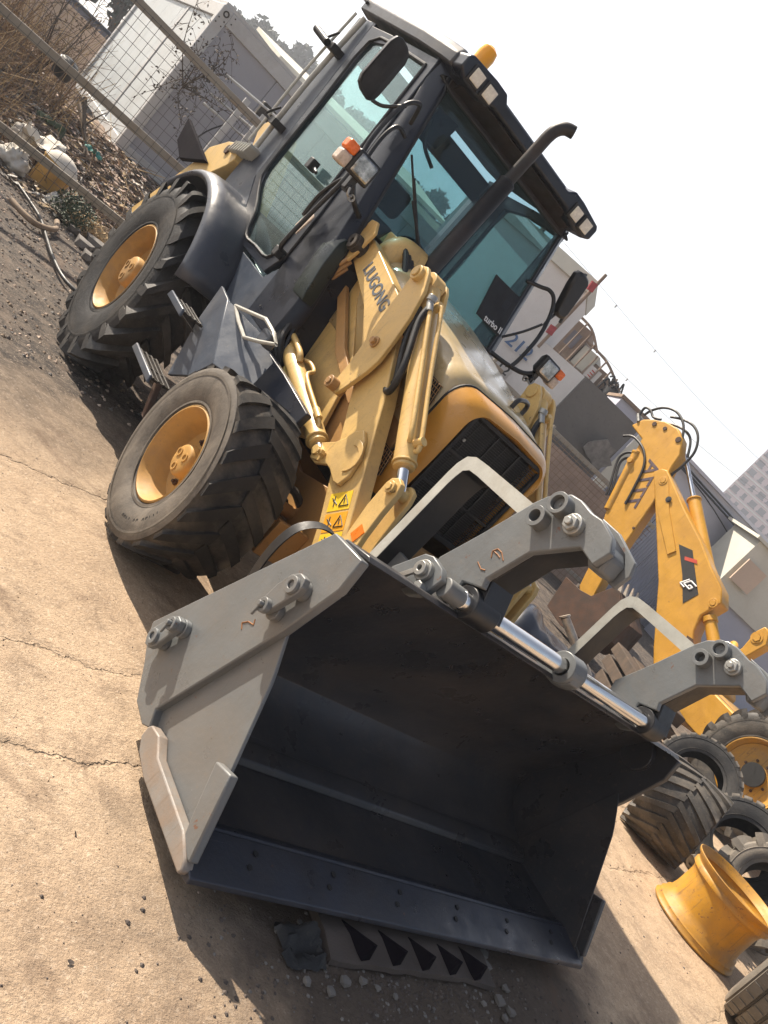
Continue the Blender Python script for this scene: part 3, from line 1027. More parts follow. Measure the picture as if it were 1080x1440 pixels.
def decals():
    dirv = Vector((0, -.70, -.715)).normalized()       # down the arm
    acr = Vector((0, -.715, .70)).normalized()
    for k, (t_, mt) in enumerate(((.0, 'decaly'), (.105, 'decalo'), (.205, 'decaly'))):
        c = Vector((-.5612, 1.452, .895)) + dirv * t_
        g = G()
        g.obox(c, (.0008, 0, 0), acr * .070, dirv * .046)
        d = obj('warning_decal', g, mt, L)
        g = G()
        for sgn in (1,):
            q = c + acr * .030 + Vector((-.0018, 0, 0))
            tri = [q - dirv * .030, q + dirv * .026 + acr * .030, q + dirv * .026 - acr * .030]
            for a_, b_ in ((0, 1), (1, 2), (2, 0)):
                g.cyl(tri[a_], tri[b_], .0026, 5)
            g.cyl(q - dirv * .010, q + dirv * .014, .003, 5)
            q2 = c - acr * .034 + Vector((-.0018, 0, 0))
            g.cyl(q2 - dirv * .03, q2 + dirv * .025, .003, 5)
            g.cyl(q2 - dirv * .005, q2 + dirv * .015 + acr * .02, .003, 5)
            g.cyl(q2 + dirv * .0, q2 - dirv * .02 - acr * .016, .003, 5)
        obj('decal_print', g, 'ink', d)
decals()

# ---- chassis, axle, engine bay
g = G()
g.px([(1.30, .62), (1.62, .50), (2.5, .48), (5.6, .50), (5.6, .85), (3.0, .95), (2.6, 1.30), (2.45, 1.10), (2.30, .80), (2.05, .76), (1.70, .86), (1.40, .86)], -.43, -.40)
obj('frame_plate', g, 'tanshade', L, bev=.004)
g = G()
g.px([(1.30, .62), (1.62, .50), (2.5, .48), (5.6, .50), (5.6, .85), (3.0, .95), (2.6, 1.30), (2.45, 1.10), (2.30, .80), (2.05, .76), (1.70, .86), (1.40, .86)], .40, .43)
obj('frame_plate', g, 'tanshade', L, bev=.004)
for y0, z0, z1 in ((1.34, .52, .95), (2.6, .50, 1.2), (4.6, .50, .9)):
    g = G()
    g.box(-.40, .40, y0, y0 + .06, z0, z1)
    obj('cross_member', g, 'tanshade', L, bev=.004)
g = G()
g.tube([(-.70, 2.012, .506), (-.45, 2.012, .50), (-.2, 2.012, .47), (0, 2.012, .45), (.2, 2.012, .47), (.45, 2.012, .50), (.70, 2.012, .506)], [.11, .085, .09, .14, .16, .14, .09, .085, .11], 16)
g.cyl((-.45, 1.90, .52), (.45, 1.90, .52), .03, 12)
g.cyl((-.50, 1.88, .60), (-.50, 2.15, .60), .05, 12)
g.tube([(-.58, 1.95, .62), (-.50, 1.88, .70), (-.42, 1.85, .66)], .022, 8)
obj('front_axle', g, 'dirty', L)
g = G()
g.box(-.62, -.43, 1.62, 1.86, .50, .56)
g.box(-.62, -.43, 1.60, 1.63, .42, .62)
g.cyl((-.62, 1.80, .62), (-.40, 1.86, .60), .035, 12)
obj('steering_bracket', g, 'tanshade', L, bev=.004)
g = G()
g.tube([(-.70, 4.244, .718), (-.3, 4.244, .70), (.3, 4.244, .70), (.70, 4.244, .718)], .13, 14, smooth=False)
g.sphere((0, 4.244, .70), .25)
obj('rear_axle', g, 'dirty', L)
# engine block and hoses under the hood
g = G()
g.box(-.28, .28, 1.75, 2.75, .80, 1.38)
g.box(-.34, -.28, 1.85, 2.3, 1.0, 1.2)
for k in range(5):
    g.cyl((-.30, 1.9 + k * .17, 1.30), (-.30, 1.9 + k * .17, 1.45), .05, 10)
obj('engine', g, 'dirty', L, bev=.01)
g = G()
rr = random.Random(3)
for k in range(9):
    x = -.70 + rr.uniform(-.03, .10)
    z0 = 1.22 + rr.uniform(-.06, .06)
    g.tube([(x, 3.10 - rr.uniform(0, .1), z0 - .05), (x + .03, 2.95, z0 + .05 + rr.uniform(0, .06)), (x + .06, 2.82, 1.22 + rr.uniform(-.03, .1)), (x + .03, 2.70, 1.12 + rr.uniform(-.05, .05)), (-.60, 2.62, 1.02 + rr.uniform(-.05, .05))], .014 + rr.uniform(0, .006), 8)
for k in range(3):
    g.tube([(-.66 + .02 * k, 3.0, 1.30 + .03 * k), (-.64 + .02 * k, 2.85, 1.45 + .03 * k), (-.62, 2.86, 1.60 + .02 * k), (-.55, 2.90, 1.72 + .02 * k)], .013, 8)
obj('hose_bundle', g, 'hose', L)
g = G()
for k, (dx_, dz_) in enumerate(((0, 0), (.012, -.05), (.02, -.09))):
    g.tube([(-.64 + dx_, 3.02, 1.34 + dz_), (-.63 + dx_, 2.92, 1.50 + dz_), (-.61 + dx_, 2.86, 1.66 + dz_), (-.58 + dx_, 2.86, 1.76 + dz_)], .0125, 8)
obj('hard_pipe', g, 'tanshade', L)
g = G()
for k in range(4):
    g.tube([(-.42 + .03 * k, 2.96, 1.95), (-.40 + .03 * k, 2.80, 1.96), (-.38 + .03 * k, 2.66, 1.86 - .03 * k), (-.36 + .02 * k, 2.50, 1.72 - .03 * k)], .019, 9)
obj('hose_bundle', g, 'hose', L)
# tan tank shoulder beside the hood below the windscreen
g = G()
g.tube([(-.42, 2.86, 1.70), (-.40, 2.86, 1.86), (-.36, 2.86, 1.93), (-.25, 2.84, 1.94)], .10, 14)
obj('filler_neck', g, 'tan', L)
# hood side panel with the etched plate
g = G()
g.px([(1.66, .95), (1.66, 1.50), (2.2, 1.60), (2.86, 1.70), (2.98, 1.60), (2.98, 1.0), (2.5, .95)], -.405, -.385)
obj('side_panel', g, 'tanshade', L, bev=.003)
g = G()
g.px([(1.66, .95), (1.66, 1.50), (2.2, 1.60), (2.86, 1.70), (2.98, 1.60), (2.98, 1.0), (2.5, .95)], .385, .405)
obj('side_panel', g, 'tanshade', L, bev=.003)
g = G()
for k in range(6):
    g.box(-.4075, -.4055, 2.52 + k * .012, 2.524 + k * .012, 1.36 + .02 * (k % 2), 1.48)
obj('etched_plate', g, 'dirty', L)

# ---- hood and nose
def section(y, w, top, rad, bot, crown=.012, n=7):
    pts = [(-w - .012, y, bot), (-w, y, (bot + top) / 2)]
    for k in range(n + 1):
        a = math.pi - (math.pi / 2) * k / n
        pts.append((-w + rad + rad * math.cos(a), y, top - rad + rad * math.sin(a) - crown))
    pts.append((0, y, top))
    for k in range(n + 1):
        a = math.pi / 2 - (math.pi / 2) * k / n
        pts.append((w - rad + rad * math.cos(a), y, top - rad + rad * math.sin(a) - crown))
    pts += [(w, y, (bot + top) / 2), (w + .012, y, bot)]
    return pts
g = G()
ss = []
for k in range(9):
    t_ = k / 8
    y = 1.64 + (2.93 - 1.64) * t_
    ss.append(section(y, .395 + .06 * t_, 1.685 + .27 * t_ + .02 * math.sin(math.pi * t_), .13, 1.30 + .1 * t_))
g.loft(ss, False, False)
hood = obj('hood', g, 'hoodtop', L)
md = hood.modifiers.new('solid', 'SOLIDIFY')
md.thickness = .012
md.offset = -1
g = G()
s1 = section(1.638, .400, 1.690, .13, 1.02)
s2 = section(1.625, .400, 1.690, .13, 1.02)
g.loft([s1, s2], False, False)
sm = obj('hood_seam', g, 'blackmat', L)
md = sm.modifiers.new('solid', 'SOLIDIFY'); md.thickness = .014; md.offset = -1
# nose: shell tapering to the grille opening
g = G()
n0 = section(1.622, .398, 1.684, .13, 1.00)
n1 = section(1.56, .380, 1.672, .13, 1.00)
n2 = section(1.505, .345, 1.650, .12, 1.00)
n3 = section(1.480, .310, 1.625, .10, 1.00)
n4 = section(1.500, .295, 1.612, .09, 1.00)
n5 = section(1.560, .285, 1.600, .09, 1.00)
g.loft([n0, n1, n2, n3, n4, n5], False, False)
nose = obj('nose', g, 'orange', L, smooth=60)
# grille: frame, fine bars, coarse bars
g = G()
g.box(-.285, .285, 1.492, 1.515, 1.578, 1.600)
g.box(-.288, -.266, 1.492, 1.515, 1.02, 1.60)
g.box(.266, .288, 1.492, 1.515, 1.02, 1.60)
g.box(-.285, .285, 1.492, 1.515, 1.00, 1.03)
fr = obj('grille_frame', g, 'blackmat', L, bev=.004)
g = G()
for k in range(44):
    z = 1.035 + k * .0122
    g.box(-.266, .266, 1.505, 1.509, z, z + .004)
for k in range(5):
    x = -.22 + k * .11
    g.box(x, x + .004, 1.509, 1.513, 1.03, 1.58)
obj('grille_bars', g, 'black', fr, kind='stuff')
g = G()
for z in (1.20, 1.38):
    g.box(-.266, .266, 1.497, 1.505, z, z + .012)
g.box(-.09, -.08, 1.497, 1.505, 1.03, 1.58)
g.box(.09, .10, 1.497, 1.505, 1.03, 1.58)
obj('grille_bar', g, 'black', fr)
g = G()
g.box(-.30, .30, 1.62, 1.70, .98, 1.58)
obj('radiator', g, 'blackmat', L)
g = G()
for x, z in ((-.25, 1.46), (.24, 1.44)):
    g.cyl((x, 1.488, z), (x, 1.482, z), .008, 10)
obj('grille_screw', g, 'steel', fr)
# mesh vents on the flanks of the nose
for s in (-1, 1):
    for z0, z1, y0, y1 in ((1.42, 1.58, 1.64, 1.90), (1.06, 1.20, 1.56, 1.80)):
        g = G()
        xx = s * .412
        g.px([(y0, z0 + .02), (y0 + .04, z1 - .01), (y1 - .05, z1), (y1, z1 - .04), (y1 - .04, z0), (y0 + .03, z0)], xx, xx - s * .004)
        v = obj('side_vent', g, 'blackmat', L)
        g = G()
        for k in range(12):
            y = y0 + (y1 - y0) * k / 12
            g.cyl((xx + s * .003, y, z0 + .01), (xx + s * .003, y + .04, z1 - .01), .0022, 4)
        for k in range(7):
            z = z0 + (z1 - z0) * (k + .5) / 7
            g.cyl((xx + s * .003, y0 + .02, z), (xx + s * .003, y1 - .02, z), .0022, 4)
        obj('vent_mesh', g, 'tanshade', v, kind='stuff')
g = G()
g.tube([(.10, 1.80, 1.725), (.10, 1.80, 1.765), (.13, 1.82, 1.785), (.20, 1.86, 1.80), (.25, 1.89, 1.795), (.27, 1.90, 1.77), (.27, 1.90, 1.73)], .013, 10)
obj('hood_handle', g, 'black', L)

# ---- exhaust stack
g = G()
ex, ey = -.205, 2.79
g.cyl((ex, ey, 1.90), (ex, ey, 2.62), .053, 28)
g.cyl((ex, ey, 2.62), (ex, ey, 2.632), .053, 28, .039)
obj('exhaust_stack', g, 'exhaust', L)
g = G()
g.tube([(ex, ey, 2.60), (ex, ey, 2.86), (ex, ey, 2.94), (ex + .010, ey - .006, 2.995), (ex + .038, ey - .022, 3.035), (ex + .080, ey - .045, 3.052)], .036, 18)
obj('exhaust_tip', g, 'exhaust', L)

# ------------------------------------------------------------------ cab
YW = lambda z: 2.96 + .343 * (z - 1.97)            # windscreen plane
YD = lambda z: 3.326 - .105 * (2.866 - z)          # front edge of the door
XD = lambda y: .730 + .07 * (y - 3.3)              # half width of the side wall
cab = empty('cab', (0, 3.7, 1.4), L)
for s in (-1, 1):
    g = G()
    loops = []
    for z in (1.10, 1.35, 1.6, 1.9, 2.3, 2.6, 2.90):
        yw, yd = YW(max(z, 1.30)), YD(z)
        gx = .612 + .02 * (z - 1.97)
        loops.append([(s * gx, yw, z), (s * (gx + .030), yw - .004, z), (s * .700, yw + .030, z), (s * (XD(yw + .1) + .004), yw + .085, z), (s * XD(yd), yd, z), (s * (XD(yd) - .06), yd, z), (s * (gx + .02), yw + .07, z), (s * gx, yw + .03, z)])
    g.loft(loops)
    obj('pillar', g, 'navy', cab, bev=.004)
    # rear pillars
    g = G()
    g.loft([[(s * (XD(4.28) + .0), 4.30, z), (s * (XD(4.5)), 4.56, z), (s * (XD(4.5) - .07), 4.56, z), (s * (XD(4.28) - .06), 4.30, z)] for z in (1.10, 2.93)])
    obj('pillar', g, 'navy', cab, bev=.006)
    # side wall behind and below the door
    g = G()
    wall = [(2.83, 1.02), (2.86, 1.36), (3.18, 1.40), (3.26, 1.300), (3.835, 1.318), (4.23, 1.70), (4.33, 2.93), (4.56, 2.93), (4.56, 1.02)]
    g.slab([(s * XD(y), y, z) for y, z in wall], (-s * .03, 0, 0))
    obj('side_wall', g, 'sill' if s < 0 else 'navy', cab, bev=.003)
    # door: frame ring with a rounded window
    outer = [(3.322, 2.858), (3.290, 2.55), (3.245, 2.10), (3.205, 1.75), (3.190, 1.48), (3.272, 1.326), (3.55, 1.334), (3.815, 1.344), (3.98, 1.49), (4.205, 1.715), (4.228, 2.0), (4.26, 2.45), (4.290, 2.90), (3.80, 2.885)]
    inner = [(3.395, 2.800), (3.372, 2.55), (3.335, 2.10), (3.305, 1.75), (3.300, 1.52), (3.345, 1.400), (3.55, 1.396), (3.745, 1.398), (3.86, 1.545), (4.05, 1.675), (4.135, 1.80), (4.150, 2.3), (4.165, 2.80), (3.80, 2.830)]
    o3 = [Vector((s * XD(y), y, z)) for y, z in outer]
    i3 = [Vector((s * XD(y), y, z)) for y, z in inner]
    sv = Vector((s * .012, 0, 0))
    g = G()
    n_ = len(o3)
    A_ = [g.bm.verts.new(p + sv) for p in o3]
    B_ = [g.bm.verts.new(p + sv) for p in i3]
    C_ = [g.bm.verts.new(p - sv * 2) for p in o3]
    D_ = [g.bm.verts.new(p - sv * 2) for p in i3]
    for k in range(n_):
        j = (k + 1) % n_
        g.bm.faces.new((A_[k], A_[j], B_[j], B_[k]))
        g.bm.faces.new((C_[k], D_[k], D_[j], C_[j]))
        g.bm.faces.new((A_[k], C_[k], C_[j], A_[j]))
        g.bm.faces.new((B_[k], B_[j], D_[j], D_[k]))
    door = obj('door', g, 'navy', cab, bev=.006)
    g = G()
    g.slab(i3, (-s * .006, 0, 0))
    obj('door_glass', g, 'glassdoor', door)
    g = G()
    loop = [p + sv * 1.15 for p in i3]
    loop = catmull(loop + [loop[0]], 3)
    g.tube(loop, .011, 8, smooth=False, caps=False)
    obj('window_seal', g, 'black', door)
    # hinge handle bars on the outside of the front pillar
    if s < 0:
        g = G()
        g.tube([(-.745, 3.20, 1.49), (-.80, 3.165, 1.50), (-.815, 3.150, 1.56), (-.81, 3.125, 1.80), (-.805, 3.10, 1.98), (-.80, 3.12, 2.10)], .014, 10)
        g.tube([(-.775, 3.28, 1.72), (-.80, 3.23, 1.86), (-.805, 3.15, 1.98), (-.80, 3.10, 2.02)], .012, 10)
        obj('grab_handle', g, 'black', cab)
        g = G()
        g.box(-.80, -.745, 3.18, 3.24, 1.44, 1.50)
        obj('hinge', g, 'black', cab, bev=.006)
        g = G()
        g.obox((-.785, 3.185, 1.70), (.004, 0, 0), (0, .045, .02), (0, -.02, .07))
        obj('side_reflector', g, 'clearlens', cab, bev=.01)
        # outer handle with pivot bracket on the window
        g = G()
        g.box(-.83, -.772, 3.56, 3.62, 1.94, 2.01)
        g.cyl((-.80, 3.55, 1.97), (-.80, 3.47, 1.95), .012, 8)
        obj('door_handle', g, 'black', door, bev=.008)
        # gutter catches down the back edge
        for yy, zz in ((4.40, 2.62), (4.36, 2.02)):
            g = G()
            g.box(-.90, -.80, yy - .03, yy + .05, zz, zz + .05)
            g.tube([(-.86, yy, zz + .02), (-.92, yy + .10, zz + .03), (-.90, yy + .02, zz + .12)], .009, 8)
            obj('window_catch', g, 'black', cab, bev=.006)
        g = G()
        g.cyl((-.92, 4.42, 2.64), (-.97, 4.62, 2.68), .026, 12)
        obj('window_catch', g, 'black', cab, bev=.006)
        g = G()
        g.tube([(-.835, 4.42, 2.92), (-.850, 4.44, 2.4), (-.845, 4.43, 1.85)], .018, 10)
        g.tube([(-.865, 4.52, 2.92), (-.880, 4.54, 2.4), (-.875, 4.53, 1.85)], .010, 10)
        obj('gutter_rail', g, 'greylight', cab)
        # louvre fins below the rear quarter
        for k in range(7):
            g = G()
            yy = 4.40 + .045 * k
            g.obox((-.855, yy, 1.80 - .008 * k), (.045, 0, 0), (0, .006, .010), (0, -.02, .035))
            obj('louvre', g, 'greylight', cab, bev=.004)

# windscreen
g = G()
bl, tr_ = 1.905, 2.780
def wp(x, z): return Vector((x, YW(z) + .004, z))
ws = [wp(-.56, bl), wp(.56, bl), wp(.60, bl + .02), wp(.614, bl + .06), wp(.632, tr_ - .03), wp(.61, tr_), wp(-.61, tr_), wp(-.632, tr_ - .03), wp(-.614, bl + .06), wp(-.60, bl + .02)]
g.slab(ws, (0, .006, 0))
wsc = obj('windscreen', g, 'glass', cab)
g = G()
lp = catmull([p + Vector((0, -.004, 0)) for p in ws + [ws[0]]], 3)
g.tube(lp, .010, 8, smooth=False, caps=False)
obj('window_seal', g, 'black', wsc)
# header above the windscreen and cowl below it
g = G()
g.px([(YW(2.78), 2.778), (YW(2.78) - .005, 2.79), (YW(2.9), 2.92), (3.45, 2.92), (3.38, 2.80)], -.64, .64)
obj('header_rail', g, 'exhaust', cab, bev=.005)
g = G()
g.px([(YW(1.90) - .002, 1.905), (YW(1.3), 1.10), (YW(1.3) + .05, 1.10), (YW(1.9) + .05, 1.90)], -.615, .615)
obj('cowl', g, 'navy', cab, bev=.004)
# bulged dark cover on the lower front corner of the cab
for s in (-1, 1):
    g = G()
    lp = []
    for z, x0, x1, yy in ((1.38, .63, .715, 0), (1.42, .62, .722, 0), (1.60, .62, .722, 0), (1.74, .62, .705, 0), (1.78, .63, .68, 0)):
        lp.append([(s * x0, YW(z) - .008, z), (s * (x1 - .02), YW(z) - .006, z), (s * x1, YW(z) + .05, z), (s * x1, YW(z) + .12, z), (s * x0, YW(z) + .10, z)])
    g.loft(lp)
    obj('corner_cover', g, 'cover', cab, bev=.004)

# roof
def roofz(y): return 2.905 + .085 * (y - 3.2)
g = G()
pl = [(-.735, 3.20), (-.76, 3.30), (-.80, 3.60), (-.835, 4.62), (-.74, 4.70), (.74, 4.70), (.835, 4.62), (.80, 3.60), (.76, 3.30), (.735, 3.20), (.42, 3.16), (-.42, 3.16)]
g.loft([[(x, y, roofz(y) - .045) for x, y in pl], [(x, y, roofz(y) + .030) for x, y in pl], [(x * .94, 3.9 + (y - 3.9) * .93, roofz(y) + .085) for x, y in pl]])
roof = obj('roof', g, 'roof', cab, bev=.012)
# front visor: a bar with raised lamp horns at both ends
g = G()
vis = [(-.725, 2.870), (-.725, 2.945), (-.700, 2.965), (-.50, 2.985), (-.40, 2.985), (-.355, 2.945), (.355, 2.945), (.40, 2.985), (.50, 2.985), (.700, 2.965), (.725, 2.945), (.725, 2.870), (.66, 2.835), (.50, 2.835), (.42, 2.875), (-.42, 2.875), (-.50, 2.835), (-.66, 2.835)]
g.py(vis, 3.085, 3.30)
obj('visor', g, 'navy', roof, bev=.014, seg=3)
g = G()
g.px([(3.14, 2.875), (3.12, 2.86), (3.25, 2.80), (3.40, 2.80), (3.40, 2.88)], -.60, .60)
obj('visor_soffit', g, 'exhaust', roof, bev=.004)
for s in (-1, 1):
    for x in (.615, .497):
        g = G()
        g.box(s * x - .050, s * x + .050, 3.070, 3.12, 2.848, 2.948)
        wl = obj('work_light', g, 'black', roof, bev=.006)
        g = G()
        g.box(s * x - .039, s * x + .039, 3.060, 3.071, 2.860, 2.936)
        obj('lens', g, 'lamp', wl, bev=.006)
# beacon
g = G()
g.cyl((-.525, 3.36, 2.99), (-.525, 3.36, 3.02), .062, 22)
bc = obj('beacon', g, 'black', roof)
g = G()
g.lathe([(0, .001), (0, .055), (.07, .058), (.11, .048), (.128, .02), (.131, .001)][::-1], 24, 'Z')
g.xform(Matrix.Translation((-.525, 3.36, 3.02)))
obj('beacon_lens', g, 'beacon', bc)
# loose lid lifted at the rear of the roof
g = G()
g.obox((-.72, 4.60, 3.06), (.10, 0, .02), (0, .12, .02), (0, 0, .012))
g.tube([(-.84, 4.55, 3.02), (-.86, 4.66, 3.08), (-.80, 4.72, 3.10)], .012, 8)
obj('roof_vent', g, 'black', roof, bev=.004)

# interior
g = G()
g.box(-.70, .70, 2.95, 4.55, 1.02, 1.10)
obj('cab_floor', g, 'black', cab)
g = G()
g.px([(3.02, 1.10), (3.02, 1.80), (3.10, 1.86), (3.22, 1.80), (3.18, 1.10)], -.40, .40)
obj('dashboard', g, 'black', cab, bev=.02)
g = G()
g.cyl((0, 3.20, 1.70), (0, 3.34, 1.90), .03, 12)
g.lathe([(0, .19)], 4)
loop = [Vector((.19 * math.cos(a), 3.36 + .19 * math.sin(a) * .35, 1.92 + .19 * math.sin(a) * .9)) for a in [2 * math.pi * k / 28 for k in range(29)]]
g.tube(loop, .015, 8, smooth=False, caps=False)
g.cyl((-.18, 3.36, 1.92), (.18, 3.36, 1.92), .012, 8)
obj('steering_wheel', g, 'black', cab)
g = G()
g.box(-.26, .26, 3.62, 4.10, 1.30, 1.50)
g.loft([[(-.25, 4.05, 1.5), (.25, 4.05, 1.5), (.25, 4.18, 1.5), (-.25, 4.18, 1.5)], [(-.23, 4.14, 2.1), (.23, 4.14, 2.1), (.23, 4.25, 2.1), (-.23, 4.25, 2.1)]])
g.box(-.16, .16, 4.15, 4.25, 2.14, 2.36)
obj('seat', g, 'seat', cab, bev=.05, seg=3)
g = G()
g.px([(4.52, 1.10), (4.52, 1.55), (4.56, 1.55), (4.56, 1.10)], -.74, .74)
g.box(-.74, .74, 4.52, 4.56, 2.72, 2.9)
g.box(-.03, .03, 4.52, 4.56, 1.55, 2.72)
obj('rear_frame', g, 'navy', cab, bev=.004)
g = G()
g.box(-.70, .70, 4.538, 4.543, 1.55, 2.72)
obj('rear_window', g, 'glassdoor', cab)
g = G()
g.tube([(-.55, 3.30, 2.62), (-.50, 3.28, 2.50), (-.36, 3.28, 2.44)], .012, 8)
obj('cab_lever', g, 'black', cab)
g = G()
g.slab([(-.57, 3.30, 2.50), (-.40, 3.30, 2.52), (-.38, 3.31, 2.72), (-.56, 3.31, 2.70)], (0, .02, 0))
obj('sun_visor', g, 'navy', cab, bev=.02)
# black board standing behind the glass, with print
g = G()
bz0, bz1 = 2.00, 2.30
def bp(x, z): return Vector((x, YW(z) - .016, z))
g.slab([bp(.37, 2.02), bp(.625, 2.02), bp(.615, 2.30), bp(.345, 2.285)], (0, .010, 0))
tb = obj('board', g, 'blackmat', cab, bev=.003)
text('board_print', 'turbo II', .058, frame(bp(.53, 2.050) + Vector((0, -.004, 0)), (1, 0, .06), (0, .343, 1)), 'whiteprint', tb, .001, 1.0, .001)
g = G()
for k in range(5):
    c = bp(.515 + k * .012, 2.20) + Vector((0, -.002, 0))
    g.obox(c, (.002, 0, 0), (0, .0006, 0), (0, .010, .03))
obj('board_stripe', g, 'edge', tb)
# wiper
g = G()
g.tube([(-.215, YW(1.93) - .03, 1.935), (-.24, YW(2.03) - .035, 2.03), (-.45, YW(2.22) - .03, 2.20)], .009, 8, smooth=False)
wi = obj('wiper', g, 'blackmat', cab)
g = G()
a, b_ = Vector((-.62, YW(2.36) - .012, 2.360)), Vector((-.20, YW(2.01) - .012, 2.03))
a, b_ = Vector((-.605, YW(2.37) - .012, 2.37)), Vector((-.27, YW(2.05) - .012, 2.05))
g.cyl(a, b_, .007, 6)
g.cyl(a.lerp(b_, .25) + Vector((0, -.012, 0)), a.lerp(b_, .8) + Vector((0, -.012, 0)), .009, 6)
obj('wiper_blade', g, 'black', wi)

# mirrors and head lamps, both sides
for s in (-1, 1):
    g = G()
    if s < 0:
        shell = [(-1.095, 2.705), (-1.060, 2.722), (-1.005, 2.718), (-.962, 2.700), (-.945, 2.655), (-.945, 2.45), (-.952, 2.405), (-.985, 2.385), (-1.06, 2.392), (-1.098, 2.408), (-1.115, 2.445), (-1.110, 2.66)]
        g.loft([[(x, 3.105 + .35 * (x + 1.03), z) for x, z in shell], [(x, 3.135 + .35 * (x + 1.03), z) for x, z in shell], [(-1.03 + (x + 1.03) * .8, 3.165 + .35 * (x + 1.03), 2.55 + (z - 2.55) * .88) for x, z in shell]])
        mi = obj('mirror', g, 'black', cab, bev=.004)
        g = G()
        g.loft([[(-1.03 + (x + 1.03) * .9, 3.103 + .35 * (x + 1.03), 2.55 + (z - 2.55) * .93) for x, z in shell], [(-1.03 + (x + 1.03) * .9, 3.106 + .35 * (x + 1.03), 2.55 + (z - 2.55) * .93) for x, z in shell]])
        obj('mirror_back', g, 'blackmat', mi)
        g = G()
        g.tube([(-.715, 3.12, 2.48), (-.76, 3.06, 2.55), (-.80, 3.02, 2.56), (-.86, 3.00, 2.50), (-.90, 2.96, 2.35), (-.91, 2.92, 2.20), (-.90, 2.86, 2.08)], .013, 10)
        g.tube([(-.715, 3.06, 2.40), (-.80, 3.03, 2.40), (-.84, 3.0, 2.30), (-.85, 2.94, 2.12), (-.86, 2.85, 2.04)], .012, 10)
        g.tube([(-.85, 3.00, 2.50), (-.92, 3.06, 2.42), (-.975, 3.10, 2.40)], .010, 10)
        obj('mirror_arm', g, 'black', cab)
    else:
        shell = [(.815, 2.675), (.835, 2.705), (.875, 2.715), (.930, 2.708), (.955, 2.690), (.985, 2.56), (1.005, 2.45), (1.000, 2.42), (.975, 2.405), (.935, 2.402), (.905, 2.415), (.870, 2.50), (.835, 2.59)]
        g.loft([[(x, 3.10, z) for x, z in shell], [(x, 3.06, z) for x, z in shell], [(.91 + (x - .91) * .8, 3.04, 2.555 + (z - 2.555) * .9) for x, z in shell]])
        mi = obj('mirror', g, 'black', cab, bev=.004)
        g = G()
        g.cyl((.925, 3.12, 2.735), (1.06, 3.13, 2.40), .012, 8)
        obj('mirror_rim', g, 'black', mi)
        g = G()
        g.tube([(.60, 3.12, 2.41), (.70, 3.09, 2.45), (.74, 3.05, 2.47), (.79, 3.02, 2.45), (.83, 2.98, 2.36), (.82, 2.90, 2.20), (.78, 2.84, 2.02), (.76, 2.83, 1.94)], .014, 10)
        g.tube([(.81, 2.95, 2.28), (.75, 2.97, 2.16), (.66, 2.98, 2.04)], .009, 10)
        g.tube([(.82, 2.95, 2.32), (.88, 3.02, 2.30), (.93, 3.08, 2.36), (.945, 3.09, 2.41)], .010, 10)
        obj('mirror_arm', g, 'black', cab)
    # lamp bracket
    g = G()
    g.tube([(s * .66, 2.96, 1.92), (s * .74, 2.88, 1.93), (s * .84, 2.80, 1.96), (s * .91, 2.78, 2.02)], .016, 10)
    g.box(s * .91 - .02, s * .91 + .02, 2.755, 2.80, 1.955, 2.03)
    g.cyl((s * .90, 2.74, 1.965), (s * .90, 2.82, 1.965), .022, 12)
    obj('lamp_bracket', g, 'black', cab, bev=.003)
    cx = s * .925
    g = G()
    q = [(-.078, 2.020), (.078, 2.020), (.078, 2.152), (-.078, 2.152)]
    g.loft([[(cx + x, 2.722, z) for x, z in q], [(cx + x, 2.76, z) for x, z in q], [(cx + x * .7, 2.81, 2.086 + (z - 2.086) * .7) for x, z in q]])
    hl = obj('headlight', g, 'black', cab, bev=.012, seg=3)
    g = G()
    q = [(-.064, 2.032), (.064, 2.032), (.064, 2.142), (-.064, 2.142)]
    g.loft([[(cx + x, 2.721, z) for x, z in q], [(cx + x * .86, 2.712, 2.087 + (z - 2.087) * .86) for x, z in q]])
    obj('lens', g, 'lens', hl, bev=.006)
    g = G()
    a0, a1 = cx + s * .080, cx + s * .150
    g.box(min(a0, a1), max(a0, a1), 2.722, 2.80, 2.090, 2.150)
    obj('indicator', g, 'amberlens', hl, bev=.014, seg=3)
    g = G()
    g.box(min(a0, a1), max(a0, a1), 2.722, 2.80, 2.016, 2.0875)
    obj('side_lamp', g, 'clearlens', hl, bev=.014, seg=3)
    g = G()
    g.ring((s * .86, 2.75, 1.945), (s * .86, 2.765, 1.945), .020, .014, 14)
    g.tube([(s * .87, 2.75, 1.95), (s * .90, 2.73, 1.94), (s * .91, 2.74, 1.975)], .007, 8)
    obj('lamp_cable', g, 'steel', hl)

